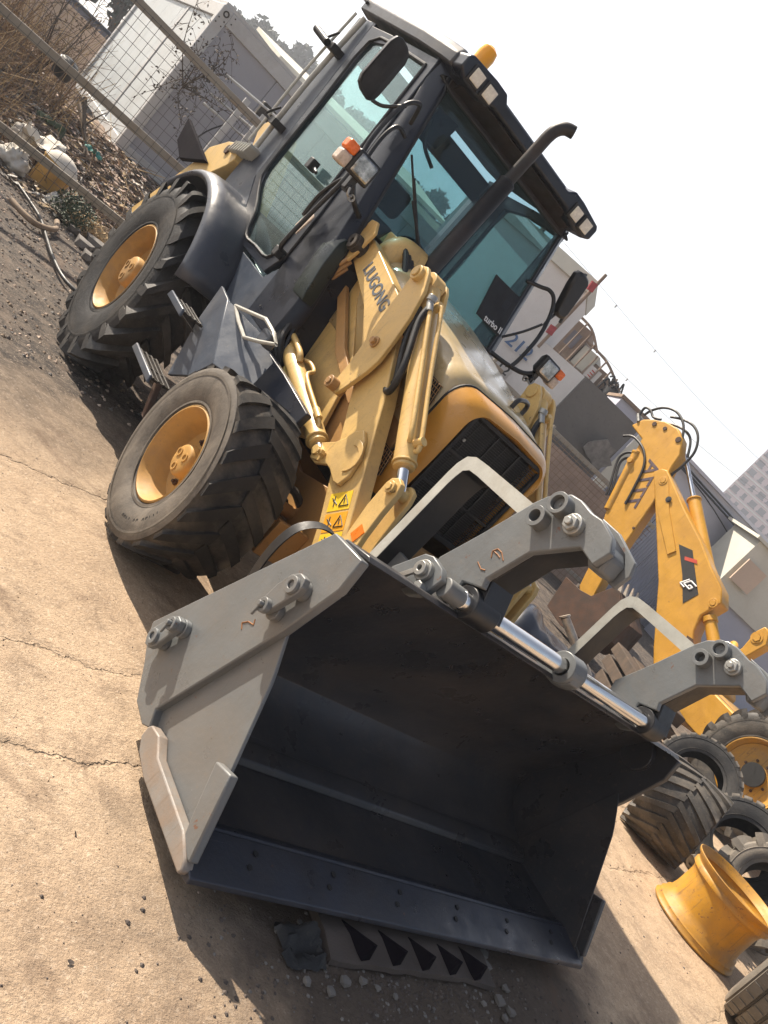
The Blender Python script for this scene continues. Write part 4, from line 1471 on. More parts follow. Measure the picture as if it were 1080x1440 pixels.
# ---- wheels
def tyre_mesh(R, w, rimR, nl, lug_h, lug_w, lug_arc, kind='bar', drop=.055, cover=.5, n=72, sweep=1, foot=1.0):
    """tyre about the X axis, centre at the origin; bars run from the centre line to the shoulder"""
    g = G()
    h = w / 2
    base = R - lug_h
    sh = base - drop
    prof = [(-h * .80, rimR - .012), (-h * .86, rimR + .012), (-h * .97, rimR + (sh - rimR) * .35), (-h * 1.0, rimR + (sh - rimR) * .62), (-h * .985, sh - .012), (-h * .95, sh + drop * .35), (-h * .86, base - .018), (-h * .6, base - .006), (0, base), (h * .6, base - .006), (h * .86, base - .018), (h * .95, sh + drop * .35), (h * .985, sh - .012), (h * 1.0, rimR + (sh - rimR) * .62), (h * .97, rimR + (sh - rimR) * .35), (h * .86, rimR + .012), (h * .80, rimR - .012)]
    g.lathe(prof, n)
    # bead ring and sidewall ribs
    for sd in (-1, 1):
        for rr_, xx in ((rimR + .020, .895), (rimR + (sh - rimR) * .86, .998)):
            g.lathe([(sd * h * xx - .004, rr_ - .006), (sd * h * xx + sd * .004, rr_), (sd * h * xx - .004, rr_ + .006)], n)
    ns = 8
    for sd in (-1, 1):
        for i in range(nl):
            a0 = 2 * math.pi * (i + (.5 if sd > 0 else 0)) / nl
            rows = []
            for k in range(ns + 1):
                t_ = k / ns
                x = sd * h * (-.04 + (1.02 if foot else .95) * min(1, t_ * 1.02))
                a = a0 + sweep * lug_arc * (t_ ** 1.15)
                ax_ = abs(x) / h
                top = R - max(0, ax_ - .62) ** 2 * (R * .11)
                bot = base - .02 - max(0, ax_ - .7) * .16
                wid = lug_w * (1 - .18 * t_ if kind == 'bar' else 1)
                da, db = wid / 2 / R, (wid / 2 + lug_h * .35) / R
                rows.append([(x, r_ * math.cos(q), r_ * math.sin(q)) for r_, q in ((bot, a - db), (top, a - da), (top, a + da), (bot, a + db))])
            # shoulder foot running down the sidewall
            x = sd * h * (.995)
            a = a0 + sweep * lug_arc * 1.03
            for rt, da in (((R - drop * .9 - .01, .9), (sh - .02, .72)) if foot else ()):
                d_ = lug_w * da / 2 / R
                rows.append([(x * (.97 if rt < sh else .93), (rt - .03) * math.cos(q), (rt - .03) * math.sin(q)) if z_ else (x * (1.005 if rt < sh else 1.0), rt * math.cos(q), rt * math.sin(q)) for z_, q in ((1, a - d_), (0, a - d_), (0, a + d_), (1, a + d_))])
            g.loft(rows)
    return g

def make_wheel(loc, R, w, rimR, nl, lug_h, lug_w, lug_arc, tyremat, rimmat, off, hub_r, hub_len, drop=.055, sweep=1, name='wheel', parent=None, foot=1):
    """off: depth of the disc from the outer rim edge (outer side is -X)"""
    h = w / 2
    g = G()
    xo = -h * .83
    prof = [(xo - .006, rimR + .004), (xo - .010, rimR - .006), (xo + .004, rimR - .014), (xo + .02, rimR - .020), (xo + .045, rimR - .038), (xo + .07, rimR - .044), (xo + off - .03, rimR - .052), (xo + off - .005, rimR * .76), (xo + off, rimR * .70), (xo + off, rimR * .40), (xo + off + .012, .001)]
    g.lathe(prof, 64)
    prof = [(xo + off + .03, .001), (xo + off + .03, rimR * .7), (h * .6, rimR - .05), (h * .83, rimR - .012), (h * .83, rimR + .002)]
    g.lathe(prof, 48)
    wh = obj(name, g, rimmat, parent, origin=(0, 0, 0), smooth=32)
    md = wh.modifiers.new('solid', 'SOLIDIFY'); md.thickness = .006; md.offset = 0
    WORLD[wh.name] = Vector((0, 0, 0))
    t = tyre_mesh(R, w, rimR, nl, lug_h, lug_w, lug_arc, drop=drop, sweep=sweep, foot=foot)
    obj('tyre', t, tyremat, wh, origin=(0, 0, 0), smooth=34)
    g = G()
    x0 = xo + off
    hub = [(x0 + .02, hub_r * 1.12), (x0 - .01, hub_r * 1.12), (x0 - .015, hub_r), (x0 - hub_len * .85, hub_r * .95), (x0 - hub_len * .95, hub_r * .88), (x0 - hub_len, hub_r * .74), (x0 - hub_len, .001)]
    g.lathe(hub, 40)
    obj('hub', g, rimmat, wh, origin=(0, 0, 0), bev=.002)
    for k in range(3):
        g = G()
        a = 2 * math.pi * k / 3 + .4
        c = Vector((x0 - hub_len, hub_r * .5 * math.cos(a), hub_r * .5 * math.sin(a)))
        g.ring(c, c + Vector((-.006, 0, 0)), hub_r * .26, hub_r * .17, 16)
        obj('hub_plug', g, rimmat, wh, origin=(0, 0, 0))
    for k in range(8):
        g = G()
        a = 2 * math.pi * k / 8 + .2
        c = Vector((x0, hub_r * 1.42 * math.cos(a), hub_r * 1.42 * math.sin(a)))
        g.cyl(c + Vector((.01, 0, 0)), c + Vector((-.016, 0, 0)), .017, 6)
        g.cyl(c + Vector((-.016, 0, 0)), c + Vector((-.028, 0, 0)), .009, 8)
        obj('wheel_nut', g, 'rust', wh, origin=(0, 0, 0))
    wh.location = Vector(loc) - (wpos(parent) if parent else Vector((0, 0, 0)))
    WORLD[wh.name] = Vector(loc)
    return wh
wf = make_wheel((-.868, 2.012, .488), .488, .420, .258, 19, .015, .076, .30, 'tyredust', 'rim', .125, .088, .085, drop=.022, sweep=1, parent=L, foot=0)
wfr = dup(wf, L, Vector((.868, 2.012, .488)) - wpos(L)); wfr.rotation_euler = (0, 0, math.pi)
wr = make_wheel((-.885, 4.244, .690), .700, .430, .330, 21, .040, .072, .36, 'rubber', 'rim', .150, .115, .135, drop=.07, sweep=1, parent=L)
wrr = dup(wr, L, Vector((.885, 4.244, .690)) - wpos(L)); wrr.rotation_euler = (0, 0, math.pi)
# raised lettering on the front side wall
def side_letters(s, cx, R, a_mid, size, step, parent):
    cu_all = []
    n = len(s)
    for i, ch in enumerate(s):
        if ch == ' ':
            continue
        a = a_mid + (i - (n - 1) / 2) * step          # angle in the YZ plane
        p_ = Vector((cx, 2.012 + R * math.cos(a), .488 + R * math.sin(a)))
        rad = Vector((0, math.cos(a), math.sin(a)))
        tang = Vector((0, -math.sin(a), math.cos(a)))
        text('side_lettering', ch, size, frame(p_, tang, -rad), 'tyretext', parent, .0015, .8, .0012)
side_letters('16/70-20 14PR', -1.0755, .372, math.radians(232), .044, .072, wf)

# ---- rear fenders, sill, steps
for s in (-1, 1):
    g = G()
    rows = []
    cy, cz = 4.244, .712
    for k in range(17):
        a = math.radians(40 + 122 * k / 16)
        fl = max(0, 1 - k / 2.2) * .03 + max(0, (k - 13) / 3) * .02
        sec = [(1.035, .745), (1.050, .770 + fl), (1.030, .800 + fl), (.975, .828 + fl), (.90, .838 + fl), (.80, .840 + fl), (.70, .840)]
        rows.append([(s * x, cy + r * math.cos(a), cz + r * math.sin(a)) for x, r in sec])
    g.loft(rows, False, False)
    fe = obj('fender', g, 'fender', L, smooth=70)
    md = fe.modifiers.new('solid', 'SOLIDIFY'); md.thickness = .014; md.offset = -1
    # inner wall of the fender
    g = G()
    fan = [(cy + .838 * math.cos(math.radians(a)), cz + .838 * math.sin(math.radians(a))) for a in range(40, 163, 8)]
    g.px(fan + [(3.45, .80), (4.9, .80)], s * .70, s * .69)
    obj('fender_wall', g, 'blackmat', L)
    # rear body block under the cab
    g = G()
    g.px([(3.02, .60), (3.02, 1.10), (3.4, 1.30), (5.3, 1.45), (5.5, .95), (5.4, .6)], s * .43, s * .68)
    obj('side_tank', g, 'navy', L, bev=.01)
    # sill: folded plate with steps
    g = G()
    g.slab([(s * .955, 3.081, 1.128), (s * .955, 2.895, 1.112), (s * .955, 2.515, .852), (s * .955, 2.640, .700), (s * .955, 2.860, .585), (s * .955, 3.03, .90)], (-s * .02, 0, 0))
    sl = obj('step_plate', g, 'sill', L, bev=.003)
    g = G()
    g.slab([(s * .957, 2.897, 1.112), (s * .957, 2.513, .851), (s * .80, 2.330, .890), (s * .78, 2.36, 1.070), (s * .80, 2.60, 1.115)], (0, .012, -.012))
    obj('sill_top', g, 'sill', L, bev=.004)
    g = G()
    g.px([(3.10, .60), (2.62, .62), (2.30, .80), (1.95, .92), (1.93, 1.04), (2.35, 1.06), (2.72, 1.06), (3.08, 1.10)], s * .70, s * .66)
    obj('front_guard', g, 'navy', L, bev=.006)
    for z, y0, y1 in ((.895, 2.86, 3.20), (.555, 2.62, 3.10)):
        g = G()
        for k in range(4):
            x = s * (.97 + .035 * k)
            g.box(min(x, x + s * .012), max(x, x + s * .012), y0 + .04, y1 - .04, z, z + .02)
        for y in (y0 + .04, y0 + .2, y1 - .06):
            g.box(min(s * .96, s * 1.10), max(s * .96, s * 1.10), y, y + .014, z + .002, z + .016)
        stp = obj('step', g, 'dirty', L, bev=.002)
        g = G()
        g.px([(y0, z - .012), (y0 + .02, z + .030), (y1 - .02, z + .030), (y1, z - .012)], s * 1.10, s * 1.118)
        obj('step_edge', g, 'sill', stp, bev=.006)
        g = G()
        g.slab([(s * .958, y0 + .10, z - .05), (s * 1.10, y0 + .14, z - .005), (s * 1.10, y1 - .14, z - .005), (s * .958, y1 - .10, z - .05)], (0, 0, -.008))
        obj('step_hanger', g, 'dirty', stp)
    g = G()
    g.px([(2.52, .40), (2.56, .40), (2.72, .56), (2.66, .57)], s * 1.02, s * 1.05)
    obj('step_strap', g, 'rust', L, bev=.004)
    # tubular guard round a small lamp
    g = G()
    fr_ = [(2.855, 1.115), (2.66, 1.160), (2.470, 1.205), (2.30, 1.195), (2.205, 1.170), (2.36, 1.11), (2.522, 1.056), (2.70, 1.08)]
    g.tube([(s * .915, y, z) for y, z in fr_ + [fr_[0]]], .011, 8, smooth=False)
    gd = obj('lamp_guard', g, 'greylight', L)
    g = G()
    g.box(s * .87 - .03, s * .87 + .03, 2.34, 2.46, 1.10, 1.175)
    obj('guard_lamp', g, 'sill', gd, bev=.012)

# ---- rear end: stabiliser leg folded up, backhoe post
for s in (-1, 1):
    g = G()
    g.px([(5.945, 1.694), (5.80, 1.50), (5.44, 1.42), (4.92, 1.547)], s * .90, s * .86)
    obj('stabiliser_pad', g, 'padblack', L, bev=.006)
    g = G()
    g.px([(5.20, 1.52), (5.16, 1.64), (4.90, 1.76), (4.76, 1.785), (4.62, 1.76), (4.56, 1.69), (4.62, 1.62), (4.80, 1.50), (5.5, .8), (5.8, .8)], s * .86, s * .72)
    sa = obj('stabiliser_leg', g, 'tan', L, bev=.006)
    g = G()
    g.cyl((s * .862, 4.78, 1.71), (s * .875, 4.78, 1.71), .035, 20)
    obj('leg_pin', g, 'rust', sa)
g = G()
g.px([(5.4, .5), (5.4, 1.0), (5.7, 1.0), (5.9, .5)], -.5, .5)
obj('backhoe_frame', g, 'tan', L, bev=.01)
g = G()
g.px([(5.7, 1.0), (5.9, 1.5), (6.5, 2.2), (6.7, 2.25), (6.9, 2.1), (6.5, 1.7), (6.1, 1.0)], -.12, .12)
obj('backhoe_boom', g, 'tan', L, bev=.01)

# ------------------------------------------------------------------ yard surroundings
def site(az, d, z=0.0):
    """a spot given by bearing, taken from image coordinates, and distance from the camera"""
    a = math.radians(az)
    return Vector((-2.822 + d * math.sin(a), -1.512 + d * math.cos(a), z))  # polar coordinates about the camera position, bearings taken from image coordinates

# ---- second backhoe: boom, dipper and rear wheel
B2 = empty('backhoe_loader', (8.0, 2.6, 0), label='golden yellow backhoe with raised boom and curling hoses, standing behind the tyre pile', cat='backhoe loader')
g = G()
boom = [(7.130, 2.690), (7.06, 2.80), (6.96, 2.84), (6.86, 2.80), (6.822, 2.787), (6.233, 2.554), (5.648, 2.359), (5.229, 2.175), (4.884, 2.055), (4.725, 1.907), (4.802, 1.600), (4.706, 1.390), (4.53, 1.20), (4.30, .95), (4.22, .62), (4.62, .55), (4.95, .84), (5.66, 1.537), (6.30, 2.04), (6.75, 2.39)]
g.px(boom, 7.82, 8.10)
bm2 = obj('boom', g, 'yellow', B2, bev=.02)
g = G()
g.px([(7.10, 2.690), (7.04, 2.79), (6.95, 2.82), (6.84, 2.77), (6.40, 2.40), (5.80, 2.02), (5.86, 1.90), (6.40, 2.20), (6.75, 2.42)], 7.80, 7.82)
obj('boom_cheek', g, 'yellow', bm2, bev=.004)
g = G()
g.px([(5.858, 2.118), (5.625, 2.180), (5.48, 2.075), (5.195, 1.877), (5.057, 1.785), (5.120, 1.548), (5.45, 1.83)], 7.814, 7.819)
dc = obj('boom_decal', g, 'ink', bm2)
g = G()
g.px([(5.640, 2.045), (5.46, 2.12), (5.41, 2.082), (5.60, 2.005)], 7.8115, 7.8135)
obj('decal_stripe', g, 'redprint', dc)
g = G()
def bar(y0, z0, y1, z1, t_=.014):
    g.cyl((7.812, y0, z0), (7.812, y1, z1), t_, 6)
# angular monogram: an L wrapped round a G
o_, ux, uz = Vector((0, 5.265, 1.785)), Vector((0, -.80, -.06)), Vector((0, -.35, .62))
def q(a_, b_): 
    v = o_ + ux * a_ + uz * b_
    return v.y, v.z
for s0, s1 in (((-.10, .10), (-.10, -.10)), ((-.10, -.10), (.02, -.10)), ((-.06, .10), (.09, .10)), ((-.06, .10), (-.06, -.05)), ((-.06, -.05), (.09, -.05)), ((.09, -.05), (.09, .02)), ((.09, .02), (.02, .02)), ((.02, .02), (.02, -.02))):
    bar(*q(*s0), *q(*s1), .013)
obj('decal_emblem', g, 'whiteprint', dc)
for (y, z, r) in ((6.854, 2.671, .045), (4.80, 1.83, .045), (6.534, 2.51, .030)):
    g = G()
    g.cyl((7.80, y, z), (7.785, y, z), r, 6 if r > .04 else 16)
    g.ring((7.80, y, z), (7.792, y, z), r * 1.6, r, 20)
    obj('boom_pin', g, 'yellow' if r > .04 else 'ink', bm2, bev=.003)
g = G()
g.px([(4.62, 1.30), (4.50, 1.22), (4.55, 1.12), (4.66, 1.18), (4.72, 1.28)], 7.812, 7.818)
obj('boom_hole', g, 'rust', bm2)
# dipper
g = G()
dip = [(8.16, 3.05), (8.06, 3.24), (7.90, 3.34), (7.69, 3.42), (7.43, 3.44), (7.229, 3.360), (7.03, 3.14), (6.975, 2.92), (6.84, 2.62), (6.736, 2.328), (6.473, 1.23), (6.24, .64), (6.464, .552), (6.605, .661), (6.75, 1.001), (7.371, 1.907), (7.55, 2.35), (7.80, 2.98)]
g.px(dip, 7.86, 8.06)
dp = obj('dipper', g, 'yellow', B2, bev=.02)
for (y, z, r) in ((7.252, 3.304, .05), (6.653, 1.856, .022), (7.82, 3.28, .04), (7.60, 3.32, .035)):
    g = G()
    g.cyl((7.86, y, z), (7.845, y, z), r, 16)
    obj('dipper_pin', g, 'rust', dp, bev=.003)
g = G()
A, B = Vector((7.90, 7.80, 3.02)), Vector((7.90, 7.28, 1.80))
g.cyl(A, A.lerp(B, .25), .03, 16)
g.cyl(A.lerp(B, .22), B, .075, 20)
g.cyl(A.lerp(B, .20), A.lerp(B, .23), .085, 20)
g.cyl((7.80, 7.62, 2.60), (8.0, 7.62, 2.60), .05, 14)
obj('bucket_ram', g, 'yellow', B2, bev=.004)
g = G()
A, B = Vector((8.14, 7.12, 3.18)), Vector((8.10, 5.10, 1.95))
e = A.lerp(B, .34)
g.cyl(e, B, .095, 24)
g.cyl(e, e.lerp(A, .03), .11, 24)
br_ = obj('dipper_ram', g, 'yellow', B2, bev=.004)
g = G()
g.cyl(A, e, .035, 16)
obj('ram_rod', g, 'chrome', br_)
g = G()
A, B = Vector((7.92, 4.68, 1.62)), Vector((7.92, 4.05, 1.20))
g.cyl(A, B, .085, 20)
g.cyl(A, A.lerp(B, -.1), .10, 20)
obj('boom_ram', g, 'yellow', B2, bev=.004)
text('dipper_lettering', '777A', .34, frame((7.856, 7.150, 2.44), (0, .19, .56), (0, -.56, .19)), 'purple', dp, .002, 1.15, .004)
# hoses at the elbow
HS = [[(8.10, 2.83), (7.92, 2.92), (7.60, 2.86), (7.35, 2.66), (7.18, 2.30), (7.08, 2.04)],
      [(8.20, 3.26), (8.22, 3.40), (8.10, 3.42), (7.95, 3.36), (7.80, 3.40)],
      [(8.15, 3.30), (8.10, 3.44), (7.95, 3.585), (7.72, 3.64), (7.48, 3.57), (7.30, 3.42), (7.14, 3.18), (7.05, 2.98)],
      [(7.75, 3.53), (7.55, 3.60), (7.30, 3.62), (7.08, 3.52), (6.92, 3.30), (6.90, 3.02), (6.92, 2.86), (6.90, 2.76)],
      [(7.58, 1.95), (7.66, 2.10), (7.885, 2.42), (7.94, 2.58), (7.86, 2.70), (7.66, 2.745), (7.50, 2.69)],
      [(7.55, 1.98), (7.62, 2.12), (7.83, 2.40), (7.88, 2.54), (7.81, 2.63), (7.64, 2.67), (7.50, 2.62)],
      [(8.0, 3.30), (7.7, 3.46), (7.4, 3.50), (7.2, 3.42), (7.02, 3.20)]]
for k, h in enumerate(HS):
    g = G()
    g.tube([(7.84 + .03 * k, y, z) for y, z in h], .021, 8)
    obj('boom_hose', g, 'hose', B2)
g = G()
for k in range(5):
    g.cyl((7.86 + .05 * k, 8.10, 3.16), (7.86 + .05 * k, 8.22, 3.25), .03, 8)
obj('hose_fitting', g, 'steel', B2)
# digging bucket, rusty
g = G()
bk = [(6.76, .62), (6.40, .64), (6.18, .70), (6.02, 1.02), (5.90, 1.05), (5.50, .80), (5.46, .45), (5.72, .18), (6.20, .06), (6.62, .10)]
g.px(bk, 7.68, 7.72)
g.px(bk, 8.28, 8.32)
g.px([(5.90, 1.05), (5.50, .80), (5.46, .45), (5.72, .18), (6.20, .06), (6.20, .10), (5.75, .22), (5.51, .46), (5.55, .78), (5.91, 1.01)], 7.72, 8.28)
db = obj('digging_bucket', g, 'rust', B2, bev=.006)
for k in range(4):
    g = G()
    x = 7.74 + .16 * k
    g.loft([[(x - .03, 5.93, 1.00), (x + .03, 5.93, 1.00), (x + .03, 5.88, 1.04), (x - .03, 5.88, 1.04)], [(x - .015, 6.02, 1.20), (x + .015, 6.02, 1.20), (x + .015, 6.005, 1.21), (x - .015, 6.005, 1.21)]])
    obj('tooth', g, 'scuff', db)
# body behind: frame, stabiliser, fender arm
g = G()
g.box(7.1, 8.9, 1.2, 3.9, .55, 1.05)
g.px([(3.9, .40), (4.35, .45), (4.40, 1.10), (4.2, 1.35), (3.9, 1.1)], 7.55, 8.45)
obj('rear_frame', g, 'yellow', B2, bev=.02)
g = G()
g.px([(3.72, 1.56), (3.70, 1.66), (3.735, 1.92), (3.70, 2.03), (3.62, 2.02), (3.52, 1.88), (3.60, 1.56)], 7.12, 7.30)
g.px([(3.72, 1.56), (3.60, 1.56), (3.58, .5), (3.74, .5)], 7.14, 7.28)
sb = obj('stabiliser_post', g, 'yellow', B2, bev=.012)
g = G()
g.cyl((7.12, 3.665, 1.865), (7.10, 3.665, 1.865), .05, 6)
g.ring((7.12, 3.665, 1.865), (7.11, 3.665, 1.865), .075, .05, 20)
obj('post_pin', g, 'yellow', sb)
g = G()
g.tube([(7.3, 3.8, 1.5), (7.5, 4.0, 1.62), (7.75, 4.15, 1.45)], .05, 10)
obj('pivot_lug', g, 'yellow', B2)
w2 = make_wheel((7.12, 2.46, .735), .735, .46, .40, 21, .035, .075, .36, 'rubberdust', 'rimyellow', .09, .12, .02, drop=.07, parent=B2)
g = G()
g.cyl((6.99, 2.46, .735), (6.955, 2.46, .735), .135, 28)
o = obj('hub_cover', g, 'ink', w2, origin=(6.97, 2.46, .735))

# ---- loose rim and tyre pile
g = G()
rp = [(0, .318), (0, .345), (.012, .350), (.030, .335), (.050, .335), (.062, .322), (.085, .318), (.10, .300), (.15, .292), (.30, .292), (.345, .302), (.360, .325), (.385, .328), (.40, .318), (.425, .330), (.44, .352), (.456, .358), (.460, .352)]
rin = [(z, r - .012) for z, r in rp][::-1]
g.lathe(rp + rin[1:-1] + [rp[0]], 72, 'Z')
rim = obj('wheel_rim', g, 'rimyellow', None, origin=(0, 0, 0), smooth=45, label='bare yellow wheel rim standing upright on the concrete beside the tyres', cat='wheel rim')
rim.location = (3.655, .605, -.012)
rim.rotation_euler = (.0, .0, .7)
g = G()
a = math.radians(205)
g.ring((.285 * math.cos(a), .285 * math.sin(a), .40), (.262 * math.cos(a), .262 * math.sin(a), .40), .030, .016, 16)
vh = obj('valve_boss', g, 'rimyellow', rim, origin=(0, 0, 0))
vh.location = (0, 0, 0)

def loose_tyre(name, label, loc, rot, R, w, rimR, nl, lh, lw, arc, mat, drop=.05, **kw):
    t_ = tyre_mesh(R, w, rimR, nl, lh, lw, arc, drop=drop)
    o = obj(name, t_, mat, None, origin=(0, 0, 0), smooth=34, label=label, cat='tyre', **kw)
    o.location = loc
    o.rotation_euler = rot
    return o
GRP = 'used tyres heaped beside the loader'
P = lambda az, d, z: site(az, d, z)
# tractor tyre lying on its side, slightly tipped
loose_tyre('tractor_tyre', 'fat dark lugged tyre standing between the bucket corner and the yellow rim', P(66.6, 7.55, .345), (0, math.radians(-6), math.radians(90 - 157)), .36, .56, .20, 19, .018, .050, .38, 'rubberdust', .04, group=GRP)
# block-tread truck tyre leaning back
loose_tyre('truck_tyre', 'truck tyre with dusty block tread leaning behind the yellow rim', P(70.4, 8.35, .37), (0, math.radians(-38), math.radians(20 + 180)), .47, .27, .26, 26, .016, .085, .12, 'tyretread', .03, group=GRP)
loose_tyre('truck_tyre', 'smaller dark tyre leaning at the back, right next to the golden wheel', P(66.0, 9.6, .36), (0, math.radians(-32), math.radians(22 + 180)), .46, .24, .27, 26, .010, .075, .12, 'tyretread', .03, group=GRP)
loose_tyre('tractor_tyre', 'weathered grey tractor tyre with deep lugs, at the right edge above the yellow rim', P(72.9, 8.0, .36), (0, math.radians(-25), math.radians(15 + 180)), .44, .34, .22, 13, .055, .07, .34, 'rubbergrey', .05, group=GRP)
# ribbed tyre at the bottom right corner
g = G()
R_, w_ = .50, .40
prof = [(-.17, .27), (-.20, .33), (-.205, .40), (-.195, .455), (-.180, .478)]
for x0, x1 in ((-.165, -.098), (-.080, -.010), (.010, .080), (.098, .165)):
    prof += [(x0, R_ - .004), (x1, R_ - .002), (x1 + .004, R_ - .026), (x1 + .014, R_ - .026)]
prof += [(.180, .478), (.195, .455), (.205, .40), (.20, .33), (.17, .27)]
g.lathe(prof, 72)
for k in range(36):
    a = 2 * math.pi * k / 36
    for i, x in enumerate((-.13, -.045, .045, .13)):
        aa = a + i * .05
        u = Vector((0, math.cos(aa), math.sin(aa)))
        v = Vector((0, -math.sin(aa), math.cos(aa)))
        g.obox(Vector((x, 0, 0)) + u * (R_ - .004), (.030, 0, 0), v * .030, u * .0055)
rt = obj('ribbed_tyre', g, 'rubbergrey', None, origin=(0, 0, 0), smooth=34, label='dusty ribbed tyre on a yellow wheel in the bottom right corner', cat='tyre', group=GRP)
rt.location = P(77.2, 6.25, .49)
rt.rotation_euler = (0, 0, math.radians(90 - 165 + 180))
g = G()
g.lathe([(-.17, .272), (-.176, .262), (-.15, .245), (-.08, .235), (-.07, .10), (-.07, .001)], 40)
g.lathe([(.17, .272), (.176, .262), (.15, .245), (.08, .235), (.07, .10), (.07, .001)], 40)
ri = obj('rim', g, 'rimyellow', rt, origin=(0, 0, 0)); ri.location = (0, 0, 0)

# stack of old timber and a pale pipe behind the forks
for k, (az, d, z, l_, rot, lab) in enumerate(((60.6, 11.2, .06, 1.5, .9, 'lowest dark timber baulk stacked behind the right fork'), (60.2, 11.3, .26, 1.5, .9, 'middle dark timber baulk stacked behind the right fork'), (60.0, 11.3, .46, 1.4, .9, 'topmost dark timber baulk stacked behind the right fork'))):
    g = G()
    for i in range(3):
        c = P(az, d, z + .07) + Vector((math.sin(rot) * .28 * (i - 1), -math.cos(rot) * .28 * (i - 1), 0))
        g.obox(c, Vector((math.cos(rot), math.sin(rot), 0)) * l_ / 2, Vector((-math.sin(rot), math.cos(rot), 0)) * .10, (0, 0, .075))
    obj('timber_stack', g, 'darkwood', None, bev=.012, label=lab, cat='timber', group='timber stacked behind the forks')
g = G()
g.cyl(P(53.6, 9.2, .62), P(57.6, 9.4, .30), .05, 14)
g.cyl(P(53.6, 9.2, .62), P(53.5, 9.2, .63), .062, 14)
obj('steel_pipe', g, 'scuff', None, label='pale steel pipe slanting down between the two forks', cat='pipe')
g = G()
rows = []
for i in range(15):
    row = []
    for j in range(21):
        az = 49.5 + 10 * j / 20
        d = 8.6 + 1.6 * i / 14
        e_ = min(1, 4 * min(i / 14, 1 - i / 14)) * min(1, 5 * min(j / 20, 1 - j / 20))
        p_ = P(az, d, 0)
        p_.z = -.03 + e_ * (.36 + .16 * fbm(p_.x, p_.y, 2, 2.2, 4))
        row.append(p_)
    rows.append(row)
g.loft(rows, False, False)
obj('tarpaulin', g, 'navy', None, smooth=70, label='crumpled dark blue tarpaulin heaped beyond the bucket', cat='tarpaulin')

# ---- rubber tread chunk, scrap and rubble in front of the bucket
ch = empty('tread_segment', (-.06, -.07, 0), label='torn strip of tractor tyre tread with five lugs lying before the bucket lip', cat='tyre scrap')
g = G()
rows = []
for i in range(25):
    t_ = i / 24
    x = -.545 + .97 * t_
    zz = .018 + .012 * math.sin(math.pi * t_) + .006 * fbm(x, 1, 1, 4, 3)
    y0 = -.158 + .015 * fbm(x, 3, 2, 6, 3) + .01 * t_
    y1 = .045 + .012 * fbm(x, 5, 2, 6, 3) + .045 * t_
    rows.append([(x, y0, zz - .02), (x, y0 + .004, zz), (x, (y0 + y1) / 2, zz + .016), (x, y1, zz + .010), (x, y1, zz - .02)])
g.loft(rows)
obj('tread_sheet', g, 'treadsheet', ch, smooth=60)
for k in range(5):
    g = G()
    x = -.430 + .168 * k
    a_ = .045
    base = [(x - .006, .005, .028), (x + .008, .005, .028), (x + .082, -.135, .026), (x + .030, -.146, .026)]
    top = [(x - .002, .002, .034), (x + .004, .002, .034), (x + .068, -.124, .088), (x + .046, -.130, .088)]
    g.loft([base, top])
    obj('tread_lug', g, 'padblack', ch, bev=.004)  # black rubber lugs, colour deepened further to stand for their shadow
g = G()
rows = []
for i in range(14):
    row = []
    for j in range(12):
        x = -.745 + .19 * j / 11 + .02 * fbm(i, j, 1, .4, 2)
        y = -.185 + .155 * i / 13 + .02 * fbm(i, j, 4, .4, 2)
        e_ = min(1, 4 * min(i / 13, 1 - i / 13)) * min(1, 4 * min(j / 11, 1 - j / 11))
        row.append((x, y, .004 + e_ * (.05 + .075 * fbm(x, y, 6, 11, 3))))
    rows.append(row)
g.loft(rows, False, False)
sc_ = obj('rubber_sheet', g, 'rubber', None, smooth=50, label='crumpled scrap of black rubber beside the tread strip', cat='rubber scrap')

def rock(r, seed, sq=.6):
    g = G()
    b = bmesh.ops.create_icosphere(g.bm, subdivisions=1, radius=r)
    for v in g.bm.verts:
        n_ = mnoise.noise(v.co * (1.3 / r) + Vector((seed * 3.1, seed, 0)))
        v.co *= 1 + .75 * n_
        v.co.z *= sq
        v.co.x *= 1.25
        for ax_ in range(3):
            lim = r * (.72 if ax_ < 2 else .40)
            v.co[ax_] = max(-lim, min(lim, v.co[ax_]))
    return g
RK = [(-.585, -.255, .034), (-.50, -.215, .040), (-.40, -.20, .030), (-.33, -.215, .026), (.455, -.05, .045), (.47, .0, .05), (.42, -.20, .046), (.47, -.24, .038), (.40, -.27, .030), (-.62, -.02, .022), (.30, -.22, .024), (-.68, -.23, .028), (.52, -.14, .036), (-.25, -.24, .020)]
for k, (x, y, r) in enumerate(RK):
    obj('broken_stone', rock(r * .66, k + 1, .55 + .3 * (k % 3) / 2), 'stone', None, smooth=25, origin=(0, 0, 0), label='small broken piece of concrete lying by the tread strip', cat='stone', group='broken concrete before the bucket').location = (x, y, r * .25)

